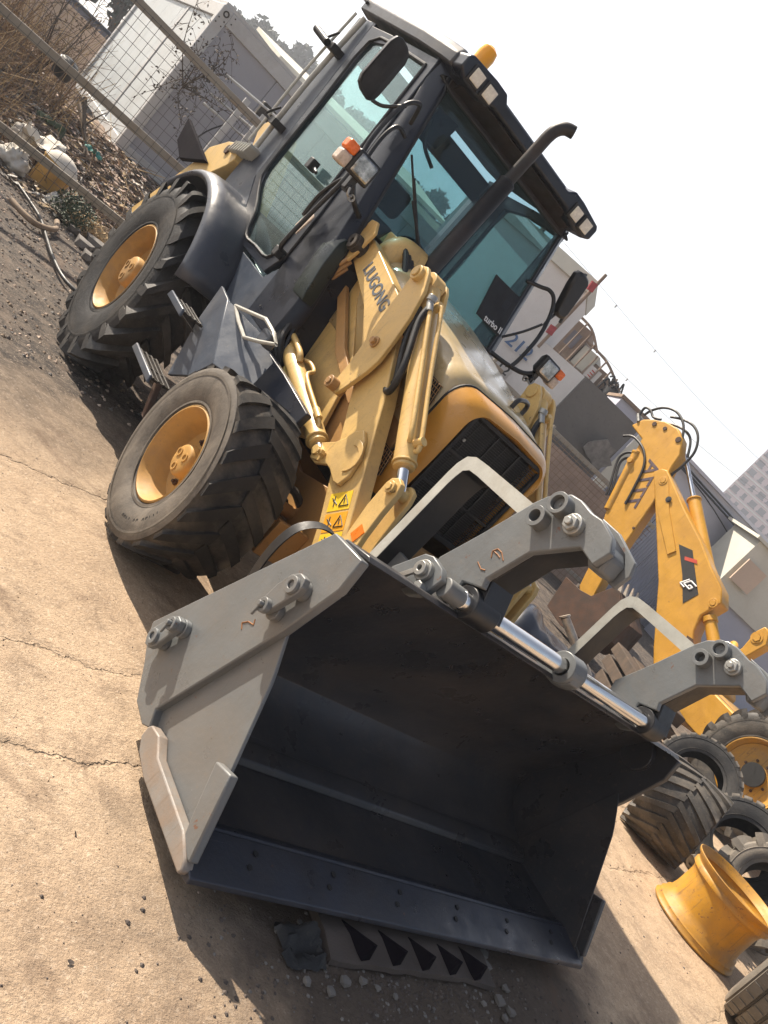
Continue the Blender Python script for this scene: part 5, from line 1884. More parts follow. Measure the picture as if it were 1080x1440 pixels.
def scatter(name, n, area, sizes, mats, kind='pebble', seed=1, zf=None, parent=None):
    rr = random.Random(seed)
    g = G()
    for k in range(n):
        x, y = area(rr)
        s = rr.uniform(*sizes)
        z = (zf(x, y) if zf else ground_height(x, y))
        a = rr.uniform(0, 6.28)
        if kind == 'pebble':
            pts = []
            top = Vector((x, y, z + s * .8))
            ring_ = [Vector((x + s * rr.uniform(.6, 1.1) * math.cos(a + i * 1.257), y + s * rr.uniform(.6, 1.1) * math.sin(a + i * 1.257), z + s * rr.uniform(.0, .35))) for i in range(5)]
            low = [Vector((p.x, p.y, z - s * .4)) for p in ring_]
            fs = []
            vt = g.bm.verts.new(top)
            vr = [g.bm.verts.new(p) for p in ring_]
            vl = [g.bm.verts.new(p) for p in low]
            for i in range(5):
                j = (i + 1) % 5
                fs.append(g.bm.faces.new((vt, vr[i], vr[j])))
                fs.append(g.bm.faces.new((vr[i], vl[i], vl[j], vr[j])))
        else:
            u = Vector((math.cos(a), math.sin(a), rr.uniform(-.45, .45))) * s
            v = Vector((-math.sin(a), math.cos(a), rr.uniform(-.45, .45))) * s * rr.uniform(.25, .7)
            c = Vector((x, y, z + s * .25 + rr.uniform(0, s * .4)))
            m_ = c + Vector((0, 0, s * rr.uniform(-.25, .3)))
            fs = [g.face((c - u - v * .4, m_ - v, m_ + v, c - u + v * .4)), g.face((m_ - v, c + u - v * .3, c + u + v * .3, m_ + v))]
        mi = rr.randrange(len(mats))
        for f in fs:
            f.material_index = mi
    bm = g.bm
    bmesh.ops.recalc_face_normals(bm, faces=bm.faces) if kind == 'pebble' else None
    me = bpy.data.meshes.new(name)
    bm.to_mesh(me); bm.free()
    for m_ in mats: me.materials.append(M[m_])
    o = bpy.data.objects.new(name, me)
    COL.objects.link(o)
    tagit(o, kind='stuff')
    return o
scatter('gravel', 1500, lambda r: (r.gauss(-.05, .5), r.gauss(-.22, .14)), (.002, .011), ['rubberold', 'rubberold', 'treadsheet', 'stone', 'treadsheet'], seed=3)
scatter('gravel', 650, lambda r: (r.uniform(-2.6, -1.0), r.uniform(-1.2, 3.2)), (.0015, .0045), ['wood', 'rubberold', 'twig', 'beige'], seed=5)
scatter('gravel', 1800, lambda r: (r.uniform(-2.4, -.3), r.uniform(3.6, 9.0)), (.005, .022), ['stone', 'wood', 'rubberold', 'beige'], seed=6)
scatter('gravel', 180, lambda r: (r.uniform(2.0, 4.5), r.uniform(.2, 1.6)), (.002, .010), ['stone', 'wood', 'rubberold'], seed=8)
scatter('leaf_litter', 16, lambda r: (r.uniform(-2.4, -1.0), r.uniform(-1.1, 2.6)), (.006, .014), ['twig', 'rubberold', 'wood'], 'leaf', seed=12)

# ---- mesh fence behind the machine
def fence(name, p0, p1, zs, cell, post_at, label, rail=.045, wire=.0035, zlo=.08, zhi=None, wm='wire'):
    p0, p1 = Vector(p0), Vector(p1)
    d = p1 - p0
    n = int(d.length / cell)
    u = d.normalized()
    f = empty(name, ((p0 + p1) / 2), label=label, cat='fence')
    zhi = zhi or zs[-1]
    nr = Vector((-u.y, u.x, 0))
    for z in zs:
        g = G()
        a, b_ = p0 + Vector((0, 0, z)), p1 + Vector((0, 0, z))
        g.obox((a + b_) / 2, d / 2, nr * rail * .5, (0, 0, rail))
        obj('rail', g, 'rail', f, bev=.006)
    for t_ in post_at:
        g = G()
        c = p0 + d * t_ + nr * .06
        g.cyl(c + Vector((0, 0, -.05)), c + Vector((0, 0, zs[-1] + .1)), .035, 12)
        obj('post', g, 'rail', f)
    g = G()
    rr = random.Random(4)
    o_ = -nr * .03
    for i in range(n + 1):
        c = p0 + u * (i * cell) + o_
        w1 = rr.uniform(-.008, .008)
        g.cyl(c + Vector((0, 0, zlo)), c + u * w1 + Vector((0, 0, zhi)), wire, 4)
    z = zlo
    while z < zhi:
        g.cyl(p0 + o_ + Vector((0, 0, z)), p1 + o_ + Vector((0, 0, z)), wire, 4)
        z += cell
    obj('wire_mesh', g, wm, f, kind='stuff')
    return f
fence('mesh_fence', (-5.5, 8.72, 0), (6.0, 9.24, 0), (.31, 1.225, 2.22), .112, (.0, .98), 'rusty mesh fence with three broad rails in front of the rubbish bank', rail=.046, wire=.0027)
fence('mesh_fence', site(34, 16.6), site(53.5, 19.0), (.35, 2.24), .12, (.02, .5, .97), 'wire mesh fence with a pale top rail before the grey cement wall', rail=.05, wire=.007, wm='wiretan')

# ---- rubbish bank beyond the fence
def bank_h(x, y):
    t_ = max(0, min(1, (y - 9.0) / 3.6))
    left = max(0, min(1, (-x - .2) / 2.0))
    h = .02 + (.60 + .50 * left) * (t_ * t_ * (3 - 2 * t_))
    return h + (.10 + .05 * left) * fbm(x, y, 1, 1.3, 4) * min(1, t_ * 4 + .15) + .05 * fbm(x, y, 5, 5, 3) * min(1, t_ * 5 + .1)
def bank_mat():
    m, t, b = nt('rubbish bank soil')
    p = pos(t)
    c = mixc(t, ramp(t, noise(t, 2.2, 7, .7, p, .5), .38, .66), (.10, .07, .052), (.30, .215, .16))
    c = mixc(t, ramp(t, noise(t, 17, 5, .75, p), .50, .66), c, (.42, .32, .25))
    c = mixc(t, ramp(t, noise(t, 30, 4, .7, p), .60, .70), c, (.05, .036, .028))
    t.links.new(c, b.inputs['Base Color'])
    b.inputs['Roughness'].default_value = .95
    bump(t, b, noise(t, 24, 6, .75, p), .8, .05)
    return m
M['bank'] = bank_mat()
g = G()
rows = []
for i in range(80):
    y = 9.0 + 5.5 * i / 79
    rows.append([(x, y, bank_h(x, y) - (.1 if i == 0 else 0)) for x in [-6 + 12 * j / 150 for j in range(151)]])
g.loft(rows, False, False)
obj('rubbish_bank', g, 'bank', None, smooth=60, kind='structure')
def bank_area(r):
    return r.uniform(-2.6, 1.4), 9.05 + 3.4 * r.random()
scatter('rubbish', 11000, bank_area, (.015, .065), ['litter', 'litter', 'sack', 'straw', 'rubberold', 'litter', 'stone', 'beige', 'twig'], 'leaf', seed=21, zf=bank_h)
scatter('rubbish', 700, lambda r: (r.uniform(-2.4, .3), 8.2 + .9 * r.random()), (.02, .06), ['wood', 'twig', 'straw', 'rubberold', 'sack'], 'leaf', seed=22, zf=lambda x, y: .01)

def sticks(name, n, area, L_, r, mats, seed, zf, up=.25, cat=None):
    rr = random.Random(seed)
    g = G()
    for k in range(n):
        x, y = area(rr)
        z = zf(x, y)
        l_ = rr.uniform(*L_)
        a = rr.uniform(0, 6.28)
        d = Vector((math.cos(a), math.sin(a), rr.uniform(0, up) * 2)).normalized()
        p0 = Vector((x, y, z + .01))
        p1 = p0 + d * l_ * .5 + Vector((rr.uniform(-.03, .03), rr.uniform(-.03, .03), 0))
        p2 = p0 + d * l_ + Vector((rr.uniform(-.06, .06), rr.uniform(-.06, .06), -.02 * l_))
        nf = len(g.bm.faces)
        rad = rr.uniform(*r)
        g.tube([p0, p1, p2], [rad, rad * .8, rad * .4], 4, smooth=False, caps=False)
        g.bm.faces.ensure_lookup_table()
        mi = rr.randrange(len(mats))
        for f in g.bm.faces[nf:]:
            f.material_index = mi
    return obj(name, g, None, None, smooth=80, mats=mats, kind='stuff')
sticks('brushwood', 260, bank_area, (.25, .9), (.004, .012), ['twig', 'wood', 'straw'], 31, bank_h, .3)
sticks('dry_weeds', 850, lambda r: (r.gauss(-2.15, .42), r.uniform(9.1, 12.0)), (.35, 1.15), (.0025, .006), ['straw', 'twig', 'twig'], 32, bank_h, 1.6)
sticks('dry_weeds', 260, lambda r: (r.uniform(-1.9, -.6), r.uniform(11.0, 12.6)), (.4, 1.3), (.003, .007), ['twig', 'twig', 'straw'], 33, bank_h, 1.8)
sticks('dry_weeds', 160, lambda r: (r.uniform(-.6, .2), r.uniform(8.6, 9.0)), (.12, .35), (.002, .004), ['straw', 'straw'], 34, lambda x, y: 0, 1.0)

# things thrown on the bank
tub = empty('plastic_tub', site(10.6, 10.95, 0), label='battered yellow plastic tub with a white lid behind the lowest fence rail', cat='tub')
c = site(10.6, 10.95, .02)
g = G()
g.lathe([(0, .001), (0, .175), (.02, .18), (.30, .205), (.31, .215), (.325, .215), (.325, .20), (.30, .195), (.02, .17)], 28, 'Z')
g.xform(Matrix.Translation(c) @ Matrix.Rotation(.10, 4, 'Y'))
obj('tub_body', g, 'bucketplastic', tub)
g = G()
g.lathe([(.33, .215), (.36, .20), (.43, .14), (.46, .06), (.465, .001)], 24, 'Z')
g.xform(Matrix.Translation(c) @ Matrix.Rotation(.10, 4, 'Y'))
obj('tub_lid', g, 'sack', tub)
def sack(az, d, z, sx, sy, sz, seed, label):
    g = G()
    bmesh.ops.create_icosphere(g.bm, subdivisions=4, radius=1)
    for v in g.bm.verts:
        n_ = mnoise.noise(v.co * 1.6 + Vector((seed, 0, 0))) * .25 + mnoise.noise(v.co * 3.4 + Vector((seed, 2, 0))) * .30
        v.co *= 1 + n_
        v.co = Vector((v.co.x * sx * (1 - .25 * max(0, v.co.z)), v.co.y * sy, max(-.75, v.co.z) * sz))
    g.xform(Matrix.Translation(site(az, d, z)))
    obj('sack', g, 'sack', None, smooth=80, label=label, cat='sack', group='white sacks by the fence')
sack(8.35, 11.3, .30, .16, .15, .13, 1, 'stuffed white sack lying on top of the other by the yellow tub')
sack(8.6, 10.6, .11, .18, .16, .15, 5, 'lower bulging white sack on the ground left of the yellow tub')
sack(11.6, 10.5, .05, .10, .12, .09, 9, 'small white bag scrap on the ground right of the yellow tub')
def leafball(name, c, r, n, mat, size, label, cat, seed, sz=.8, group=None, parent=None, trunk=None):
    rr = random.Random(seed)
    g = G()
    for k in range(n):
        d = Vector((rr.gauss(0, 1), rr.gauss(0, 1), rr.gauss(0, 1))).normalized() * r * (rr.random() ** .4)
        d.z *= sz
        q = Vector(c) + d
        u = Vector((rr.gauss(0, 1), rr.gauss(0, 1), rr.gauss(0, 1))).normalized() * size * rr.uniform(.6, 1.4)
        v = u.orthogonal().normalized() * size * rr.uniform(.4, .8)
        g.face((q - u, q + v * .8, q + u, q - v * .8))
    return g
g = leafball('green_bush', site(12.75, 10.1, .16), .26, 900, 'dark grass', .022, '', '', 3, .75)
obj('green_bush', g, 'dark grass', None, smooth=10, label='small dark green bush at the foot of the fence', cat='bush')
g = leafball('straw_clump', site(13.9, 10.3, .10), .26, 500, 'straw', .03, '', '', 4, .5)
obj('straw_clump', g, 'straw', None, smooth=10, label='clump of dry yellow grass between the green bush and the rear wheel', cat='grass clump')
for k, (az, d, r) in enumerate(((14.4, 9.6, .13), (13.4, 10.0, .09), (12.0, 10.2, .10), (15.1, 9.2, .11), (14.8, 10.0, .16))):
    obj('rubble_stone', rock(r, 20 + k, .7), 'stone', None, smooth=25, origin=(0, 0, 0), label=('lump of rubble touching the rear tyre, on the dirt below the fence', 'small lump of rubble right of the green bush', 'lump of rubble hidden half behind the green bush', 'lump of rubble nearest the rear wheel, on bare dirt', 'largest lump of rubble below the fence, by the straw clump')[k], cat='stone', group='rubble below the fence').location = site(az, d, r * .3)
g = G()
g.tube([site(9.8, 8.9, .05), site(10.6, 8.75, .05), site(11.5, 8.7, .05), site(12.2, 8.9, .05), site(12.6, 9.2, .05), site(12.4, 9.5, .06)], .028, 10)
obj('bent_pipe', g, 'wood', None, label='bent pale pipe lying on the dirt below the white sacks', cat='pipe')
g = G()
g.tube([site(9.5, 10.0, .03), site(10.6, 9.6, .03), site(11.6, 9.2, .03), site(12.5, 8.6, .03), site(13.6, 8.0, .03), site(15.0, 7.6, .03), site(17.5, 7.5, .03)], .017, 10)
obj('black_hose', g, 'hose', None, label='long black hose snaking over the dirt towards the rear wheel', cat='hose')
g = G()
a_, b_ = site(9.5, 13.0, .9), site(11.5, 12.3, .50)
g.obox((a_ + b_) / 2, (b_ - a_) / 2, (.02, .05, 0), (0, .01, .02))
obj('timber_board', g, 'wood', None, bev=.005, label='pale weathered board lying on top of the rubbish bank', cat='board')
g = G()
g.tube([site(9.6, 12.9, 1.0), site(10.4, 12.6, .75), site(11.0, 12.4, .62), site(11.3, 12.2, .50)], [.03, .022, .018, .012], 8)
g.tube([site(10.4, 12.6, .75), site(10.7, 12.6, .95), site(10.9, 12.7, 1.05)], [.014, .010, .006], 6)
obj('dead_branch', g, 'bark', None, label='forked dead branch beside the pale board on the bank', cat='branch')
def rag(az, d, z, s, mat, seed, label):
    g = G()
    rows = []
    for i in range(9):
        row = []
        for j in range(9):
            p_ = site(az, d, z) + Vector((s * (i / 8 - .5) + .05 * fbm(i, j, seed, .5, 2), s * .8 * (j / 8 - .5), .10 * s / .3 * fbm(i, j, seed + 4, .35, 3)))
            row.append(p_)
        rows.append(row)
    g.loft(rows, False, False)
    obj('rag', g, mat, None, smooth=60, label=label, cat='rag')
rag(9.0, 11.9, .55, .34, 'dark grass', 2, 'dull green rag in the middle of the rubbish bank')
rag(11.6, 12.1, .62, .24, 'teal', 7, 'bright teal rag against the foot of the site cabin')
rag(9.2, 11.2, .42, .45, 'sack', 12, 'pale plastic sheet lying over dark hollow of the bank')

# ---- site cabin (container) beyond the bank
cab_c = site(12.25, 14.85, 0)
cx0, cy0 = cab_c.x, cab_c.y
zb, zt = .66, 3.34
cx1, cy1 = cx0 + 6.0, cy0 + 6.1
CN = empty('site_cabin', (cx0 + 3, cy0 + 3, zb), label='white flat roofed site cabin with its front shaded grey beyond the rubbish bank', cat='cabin')
for k in range(5):
    xa, xb = cx0 + .16 + k * 1.136, cx0 + .16 + (k + 1) * 1.136
    g = G()
    g.box(xa + .004, xb - .004, cy0 + .05, cy0 + .10, zb + .15, zt - .22)
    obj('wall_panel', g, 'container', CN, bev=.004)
for k in range(5):
    ya, yb = cy0 + .16 + k * 1.156, cy0 + .16 + (k + 1) * 1.156
    g = G()
    g.box(cx0 + .05, cx0 + .10, ya + .004, yb - .004, zb + .15, zt - .22)
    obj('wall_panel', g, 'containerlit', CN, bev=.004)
for (x, y) in ((cx0, cy0), (cx1 - .18, cy0), (cx0, cy1 - .18), (cx1 - .18, cy1 - .18)):
    g = G()
    g.box(x, x + .18, y, y + .18, zb, zt)
    obj('corner_post', g, 'frame', CN, bev=.015)
for (x0, x1, y0, y1) in ((cx0 + .18, cx1 - .18, cy0 + .01, cy0 + .14), (cx0 + .01, cx0 + .14, cy0 + .18, cy1 - .18)):
    g = G()
    g.box(x0, x1, y0, y1, zt - .22, zt - .003)
    obj('roof_beam', g, 'frame', CN, bev=.01)
    g = G()
    g.box(x0, x1, y0, y1, zb + .003, zb + .15)
    obj('base_beam', g, 'frame', CN, bev=.01)
g = G()
g.box(cx0 + .02, cx1 - .02, cy0 + .02, cy1 - .02, zt, zt + .05)
obj('roof_sheet', g, 'frame', CN)
g = G()
g.box(cx0 + .11, cx1 - .11, cy0 + .11, cy1 - .11, zb + .05, zt - .05)
obj('cabin_core', g, 'container', CN)
g = G()
g.box(cx0 + .035, cx0 + .05, cy0 + 2.0, cy0 + 2.12, zb + .15, zt - .22)
obj('drain_pipe', g, 'frame', CN)
g = G()
g.ring((cx0 + .10, cy0 - .002, zt - .10), (cx0 + .10, cy0 - .012, zt - .10), .05, .028, 14)
for dx_, dz_ in ((.04, -.20), (.14, -.20), (.04, -.28), (.14, -.28), (.24, -.05), (.24, -.15)):
    g.cyl((cx0 + dx_, cy0 - .001, zt + dz_), (cx0 + dx_, cy0 - .01, zt + dz_), .012, 6)
obj('corner_bolt', g, 'dirty', CN)
g = G()
g.tube([site(15.4, 14.2, 1.1), site(15.6, 14.2, 1.7), site(16.4, 14.1, 2.1)], .012, 6)
obj('loose_cable', g, 'hose', CN)

# trailing vine / bare shrub in front of the cabin
def branchy(name, root, tips, seed, leafmat, label, cat, rad=.012, leaves=12, leaf=.028):
    rr = random.Random(seed)
    r_ = empty(name, root, label=label, cat=cat)
    g, gl = G(), G()
    for tp in tips:
        tp = Vector(tp)
        a = Vector(root)
        m1 = a.lerp(tp, .4) + Vector((rr.uniform(-.15, .15), rr.uniform(-.1, .1), rr.uniform(.0, .25)))
        pts = catmull([a, m1, tp], 5)
        g.tube(pts, [rad, rad * .6, rad * .25], 5, smooth=False)
        for p_ in pts[3:]:
            for q in range(2):
                d = Vector((rr.gauss(0, 1), rr.gauss(0, .5), rr.gauss(0, 1))).normalized() * rr.uniform(.08, .35)
                g.tube([p_, p_ + d * .5 + Vector((0, 0, .02)), p_ + d], [rad * .35, rad * .25, rad * .12], 4, smooth=False, caps=False)
                for w_ in range(leaves // 4):
                    c = p_ + d * rr.uniform(.3, 1.1) + Vector((rr.gauss(0, .03), rr.gauss(0, .03), rr.gauss(0, .03)))
                    u = Vector((rr.gauss(0, 1), rr.gauss(0, 1), rr.gauss(0, 1))).normalized() * leaf
                    v = u.orthogonal().normalized() * leaf * .6
                    gl.face((c - u, c + v, c + u, c - v))
    obj('branch', g, 'bark', r_, smooth=80)
    obj('foliage', gl, leafmat, r_, smooth=10, kind='stuff')
branchy('climbing_vine', site(13.2, 13.9, 2.0), [site(12.0, 13.8, 1.65), site(12.6, 13.9, 2.5), site(13.3, 13.8, 2.75), site(14.4, 13.8, 2.5), site(15.4, 13.8, 2.35), site(16.4, 13.8, 2.2), site(14.0, 13.8, 2.05), site(14.4, 13.8, 1.6), site(11.0, 13.8, 3.0), site(13.9, 13.7, 2.9)], 5, 'bark', 'sparse dark climbing vine hanging in front of the site cabin', 'vine')
branchy('bare_shrub', site(6.9, 13.0, .8), [site(5.6, 12.8, 2.1), site(6.4, 12.9, 2.3), site(7.2, 12.9, 2.2), site(8.0, 13.0, 1.7), site(7.6, 12.8, 1.9), site(6.0, 12.8, 1.7)], 9, 'twig', 'bare twiggy shrub in front of the beige wall', 'shrub', leaves=4)
# pipe frame leaning by the cabin
PF = empty('scaffold_frame', site(17.2, 13.6, .6), label='white tubular frame standing against the shaded cabin wall', cat='frame')
for k in range(4):
    g = G()
    g.cyl(site(14.6 + .0 * k, 13.9, 2.55 - .17 * k), site(19.5, 13.4, 2.62 - .17 * k), .018, 8)
    obj('frame_tube', g, 'frame', PF)
for az in (16.4, 17.7, 19.2):
    g = G()
    g.obox(site(az, 13.55, 1.5), (.045, 0, 0), (0, .02, 0), (0, 0, 1.0))
    obj('frame_leg', g, 'frame', PF)
g = G()
g.box(*[v for v in (site(17.6, 13.7).x - .12, site(17.6, 13.7).x + .12, site(17.6, 13.7).y - .06, site(17.6, 13.7).y + .06)], 2.42, 2.66)
obj('frame_clamp', g, 'dirty', PF, bev=.02)

# cream shed, wall and trees far behind
CS = empty('cream_shed', site(21, 26, 0), label='cream shed with a sloping roof edge behind the cabin', cat='shed')
g = G()
a_, b_ = site(16.4, 24), site(30, 22)
d_ = (b_ - a_)
g.slab([a_ + Vector((0, 0, 0)), b_, b_ + Vector((0, 0, 4.1)), a_ + Vector((0, 0, 4.35))], (0, 3, 0))
obj('wall', g, 'cream', CS)
g = G()
g.slab([a_ + Vector((-.1, -.1, 4.38)), b_ + Vector((.1, -.1, 4.15)), b_ + Vector((.1, 3.1, 4.75)), a_ + Vector((-.1, 3.1, 4.85))], (0, 0, .1))
obj('roof', g, 'cream', CS)
BW = empty('boundary_wall', site(4, 22, 0), label='low beige rendered wall behind the weeds', cat='wall')
g = G()
a_, b_ = site(-14, 22.5), site(9.3, 22.0)
g.slab([a_, b_, b_ + Vector((0, 0, 1.72)), a_ + Vector((0, 0, 1.72))], (0, .25, 0))
obj('wall_body', g, 'beige', BW)
g = G()
g.slab([a_ + Vector((0, -.04, 1.725)), b_ + Vector((0, -.04, 1.725)), b_ + Vector((0, .29, 1.725)), a_ + Vector((0, .29, 1.725))], (0, 0, .08))
obj('coping', g, 'beige', BW, bev=.01)
drm = site(7.9, 12.9, 1.0)
g = G()
g.lathe([(0, .001), (0, .12), (.05, .13), (.22, .13), (.24, .10), (.25, .001)], 20, 'Z')
g.xform(Matrix.Translation(drm) @ Matrix.Rotation(.3, 4, 'X'))
obj('black_drum', g, 'black', None, label='small black drum perched on top of the bank by the bare shrub', cat='drum')
VN = empty('parked_van', site(7.6, 30, 0), label='dark van parked beyond the beige wall', cat='van')
v0 = site(7.6, 30, 0)
g = G()
g.px([(v0.y - .9, .5), (v0.y - .9, 1.3), (v0.y - .7, 2.1), (v0.y + .7, 2.1), (v0.y + .9, 1.3), (v0.y + .9, .5)], v0.x - 2.2, v0.x + 1.6)
obj('body', g, 'navy', VN, bev=.1)
g = G()
g.slab([(v0.x - 1.8, v0.y - .89, 1.38), (v0.x + 1.2, v0.y - .89, 1.38), (v0.x + 1.2, v0.y - .74, 1.98), (v0.x - 1.8, v0.y - .74, 1.98)], (0, -.02, 0))
obj('window', g, 'aptwin', VN)
for dx_ in (-1.5, 1.0):
    g = G()
    g.cyl((v0.x + dx_, v0.y - .92, .34), (v0.x + dx_, v0.y - .7, .34), .34, 20)
    obj('wheel', g, 'rubber', VN)

def tree(loc, h, r, seed, label, group=None, size=.5, n=1500, name='broadleaf_tree'):
    rr = random.Random(seed)
    T_ = empty(name, loc, label=label, cat='tree', group=group)
    g = G()
    loc = Vector(loc)
    g.tube([loc, loc + Vector((.1, 0, h * .35)), loc + Vector((-.1, .1, h * .7))], [h * .022, h * .016, h * .006], 8)
    lobes = []
    for k in range(11):
        a = rr.uniform(0, 6.28)
        q = loc + Vector((math.cos(a) * r * rr.uniform(.1, .75), math.sin(a) * r * rr.uniform(.1, .75), h * rr.uniform(.42, .92)))
        lobes.append((q, r * rr.uniform(.30, .52)))
        g.tube([loc + Vector((0, 0, h * rr.uniform(.3, .5))), loc.lerp(q, .7) + Vector((0, 0, h * .1)), q], [h * .008, h * .005, h * .002], 5)
    obj('trunk', g, 'bark', T_)
    g = G()
    for k in range(n):
        q, lr = rr.choice(lobes)
        d = Vector((rr.gauss(0, 1), rr.gauss(0, 1), rr.gauss(0, .8))).normalized() * lr * rr.random() ** .35
        c = q + d
        u = Vector((rr.gauss(0, 1), rr.gauss(0, 1), rr.gauss(0, 1))).normalized() * size * rr.uniform(.5, 1.3)
        v = u.orthogonal().normalized() * size * rr.uniform(.4, .8)
        g.face((c - u, c + v, c + u, c - v))
    obj('crown', g, 'leaf far', T_, smooth=10)
for k, (az, d, top) in enumerate(((13.4, 138, 7.0), (15.3, 130, 7.7), (16.6, 136, 8.2), (17.8, 130, 8.8), (19.3, 134, 8.4), (21.2, 128, 8.2), (23.2, 134, 8.6), (25.4, 130, 8.0), (28, 132, 8.4), (31, 130, 8.0))):
    h = 1.6 + d * math.tan(math.radians(top))
    tree(site(az, d, 0), h, h * .26, 40 + k, ('leftmost hazy tree on the skyline, just above the cabin roof edge', 'second hazy tree from the left on the skyline above the cabin', 'third hazy tree from the left on the skyline above the cabin', 'broad hazy tree on the skyline left of the cab roof', 'hazy tree on the skyline right next to the cab roof')[k] if k < 5 else 'hazy tree on the skyline seen through the cab windows', 'trees on the skyline', .62, 3400)
for k, (az, d, h) in enumerate(((3.5, 40, 7), (6.2, 44, 8), (8.4, 42, 7.5))):
    tree(site(az, d, 0), h, h * .3, 60 + k, ('left slender tree above the beige wall', 'middle slender tree above the beige wall', 'right slender tree above the beige wall, next to the cabin')[k], 'trees beyond the beige wall', .22, 900)

# ---- right-hand background: white cabin with numbers, cement wall, shacks, grey sheds
def wallslab(name, az0, d0, az1, d1, z0, z1, th, mat, parent, bev=0, **kw):
    a, b_ = site(az0, d0), site(az1, d1)
    u = (b_ - a).normalized()
    nrm = Vector((-u.y, u.x, 0))
    if nrm.dot(a - Vector((-2.8, -1.5, 0))) < 0: nrm = -nrm
    g = G()
    g.slab([a + Vector((0, 0, z0)), b_ + Vector((0, 0, z0)), b_ + Vector((0, 0, z1)), a + Vector((0, 0, z1))], nrm * th)
    return obj(name, g, mat, parent, bev=bev, **kw)
WC = empty('white_cabin', site(38, 20, 0), label='white cabin wall painted with blue and black numbers, right of the cab', cat='cabin')
wallslab('wall', 30, 20.5, 39.85, 19.7, 0, 5.0, 2.4, 'white', WC)
wallslab('wall', 39.86, 19.6, 43.55, 19.2, 0, 3.60, 2.4, 'white', WC)
wallslab('roof_edge', 29.9, 20.4, 39.9, 19.6, 5.002, 5.32, 2.6, 'cream', WC)
g = G()
c = site(39.95, 19.4)
g.cyl(c + Vector((0, 0, 3.4)), c + Vector((0, 0, 5.5)), .04, 10)
dpp = obj('drain_pipe', g, 'rusty', WC)
for z in (3.75, 5.0):
    g = G()
    g.obox(c + Vector((-.10, -.05, z + .1)), (.09, 0, .02), (0, .02, 0), (-.02, 0, .10))
    obj('red_sign', g, 'plankred', WC)
a, b_ = site(36, 19.95), site(39.7, 19.62)
ux = (b_ - a).normalized()
text('wall_number', '212', .42, frame(site(39.05, 19.60, 3.14), ux, (0, 0, 1)), 'bluenum', WC, .004, 1.1, .006)
text('wall_number', '112', .30, frame(site(39.0, 19.60, 2.55), ux, (0, 0, 1)), 'ink', WC, .004, 1.1, .006)
CW = empty('cement_wall', site(46, 19, 0), label='dark grey cement wall with a pale rough patch, between the white cabin and the yellow boom', cat='wall')
wallslab('wall_body', 43.6, 19.1, 48.4, 19.6, 0, 3.62, .3, 'greywall', CW)
g = G()
pc = site(47.6, 18.98 + .35, 2.62)
ux = (site(48.4, 19.6) - site(43.6, 19.1)).normalized()
out_ = Vector((ux.y, -ux.x, 0))
if out_.dot(pc - Vector((-2.8, -1.5, 0))) > 0: out_ = -out_
pts = []
rr = random.Random(2)
for k in range(14):
    a = 2 * math.pi * k / 14
    pts.append(pc + ux * (.34 * math.cos(a) * rr.uniform(.65, 1.2)) + Vector((0, 0, .36 * math.sin(a) * rr.uniform(.65, 1.2))))
g.slab(pts, out_ * .08)
obj('rough_patch', g, 'stone', CW)
BRW = empty('brown_wall', site(47, 18.6, 0), label='low reddish brown brick wall behind the mesh fence', cat='wall')
# brick wall left as one plain slab, without separate bricks
a, b_ = site(42.5, 18.55), site(52.5, 19.45)
ux = (b_ - a).normalized()
nrm = Vector((-ux.y, ux.x, 0))
Lw = (b_ - a).length
wallslab('wall_body', 36.0, 18.7, 52.6, 19.62, 0, 2.1, .2, 'brownwall', BRW)
# rows of shacks on the roofs behind
SH = empty('rooftop_shack', site(42.5, 27, 0), label='rusty rooftop shacks patched from sheets, above the white cabin', cat='shack')
rr = random.Random(6)
wallslab('shack_wall', 40.2, 27.4, 46.4, 27.0, 0, 4.45, 3, 'rusty', SH)
for az0, az1, z0, z1, mt in ((40.6, 42.0, 4.46, 5.55, 'rusty'), (42.1, 43.4, 4.46, 5.15, 'cream'), (43.4, 44.5, 4.46, 4.95, 'rusty'), (44.5, 45.6, 4.46, 4.85, 'rusty')):
    wallslab('sheet_panel', az0, 27.3, az1, 27.2, z0, z1, 2.0, mt, SH, bev=.02)
wallslab('window', 40.9, 27.25, 41.6, 27.2, 4.75, 5.25, .04, 'aptwin', SH)
wallslab('white_board', 43.3, 26.9, 44.2, 26.9, 4.30, 4.80, .05, 'white', SH)
g = G()
for k in range(4):
    g.obox(site(43.75, 26.87, 4.40 + .09 * k), (.14, 0, 0), (0, .004, 0), (0, 0, .016))
obj('board_print', g, 'redprint', SH)
for az0, az1, z in ((40.4, 43.0, 5.6), (42.0, 45.8, 5.2), (40.2, 45.9, 4.4)):
    g = G()
    g.tube([site(az0, 26.9, z), site((az0 + az1) / 2, 26.9, z - .05), site(az1, 26.8, z - .45)], .045, 6)
    obj('roof_pole', g, 'rusty', SH)
for k in range(9):
    g = G()
    az = 40.6 + .65 * k
    g.cyl(site(az, 26.85, 4.2), site(az, 26.85, 5.6 - .10 * k + rr.uniform(-.1, .15)), .03, 6)
    obj('roof_pole', g, 'rusty', SH)
g = G()
for k in range(24):
    p_ = site(45.3 + rr.uniform(-.35, .5), 26.6 + rr.uniform(0, .4), 4.25 + rr.uniform(-.2, .65))
    g.tube([p_, p_ + Vector((rr.uniform(-.3, .3), 0, rr.uniform(-.3, .3))), p_ + Vector((rr.uniform(-.4, .4), 0, rr.uniform(-.5, .2)))], .03, 5)
obj('pipe_tangle', g, 'black', SH)
g = G()
g.cyl(site(45.6, 26.6, 4.0), site(45.6, 26.6, 4.6), .35, 16)
obj('water_tank', g, 'black', SH)
BB = empty('blue_grey_hut', site(47.3, 24, 0), label='small blue grey hut with a cream corner between the shacks and long shed', cat='hut')
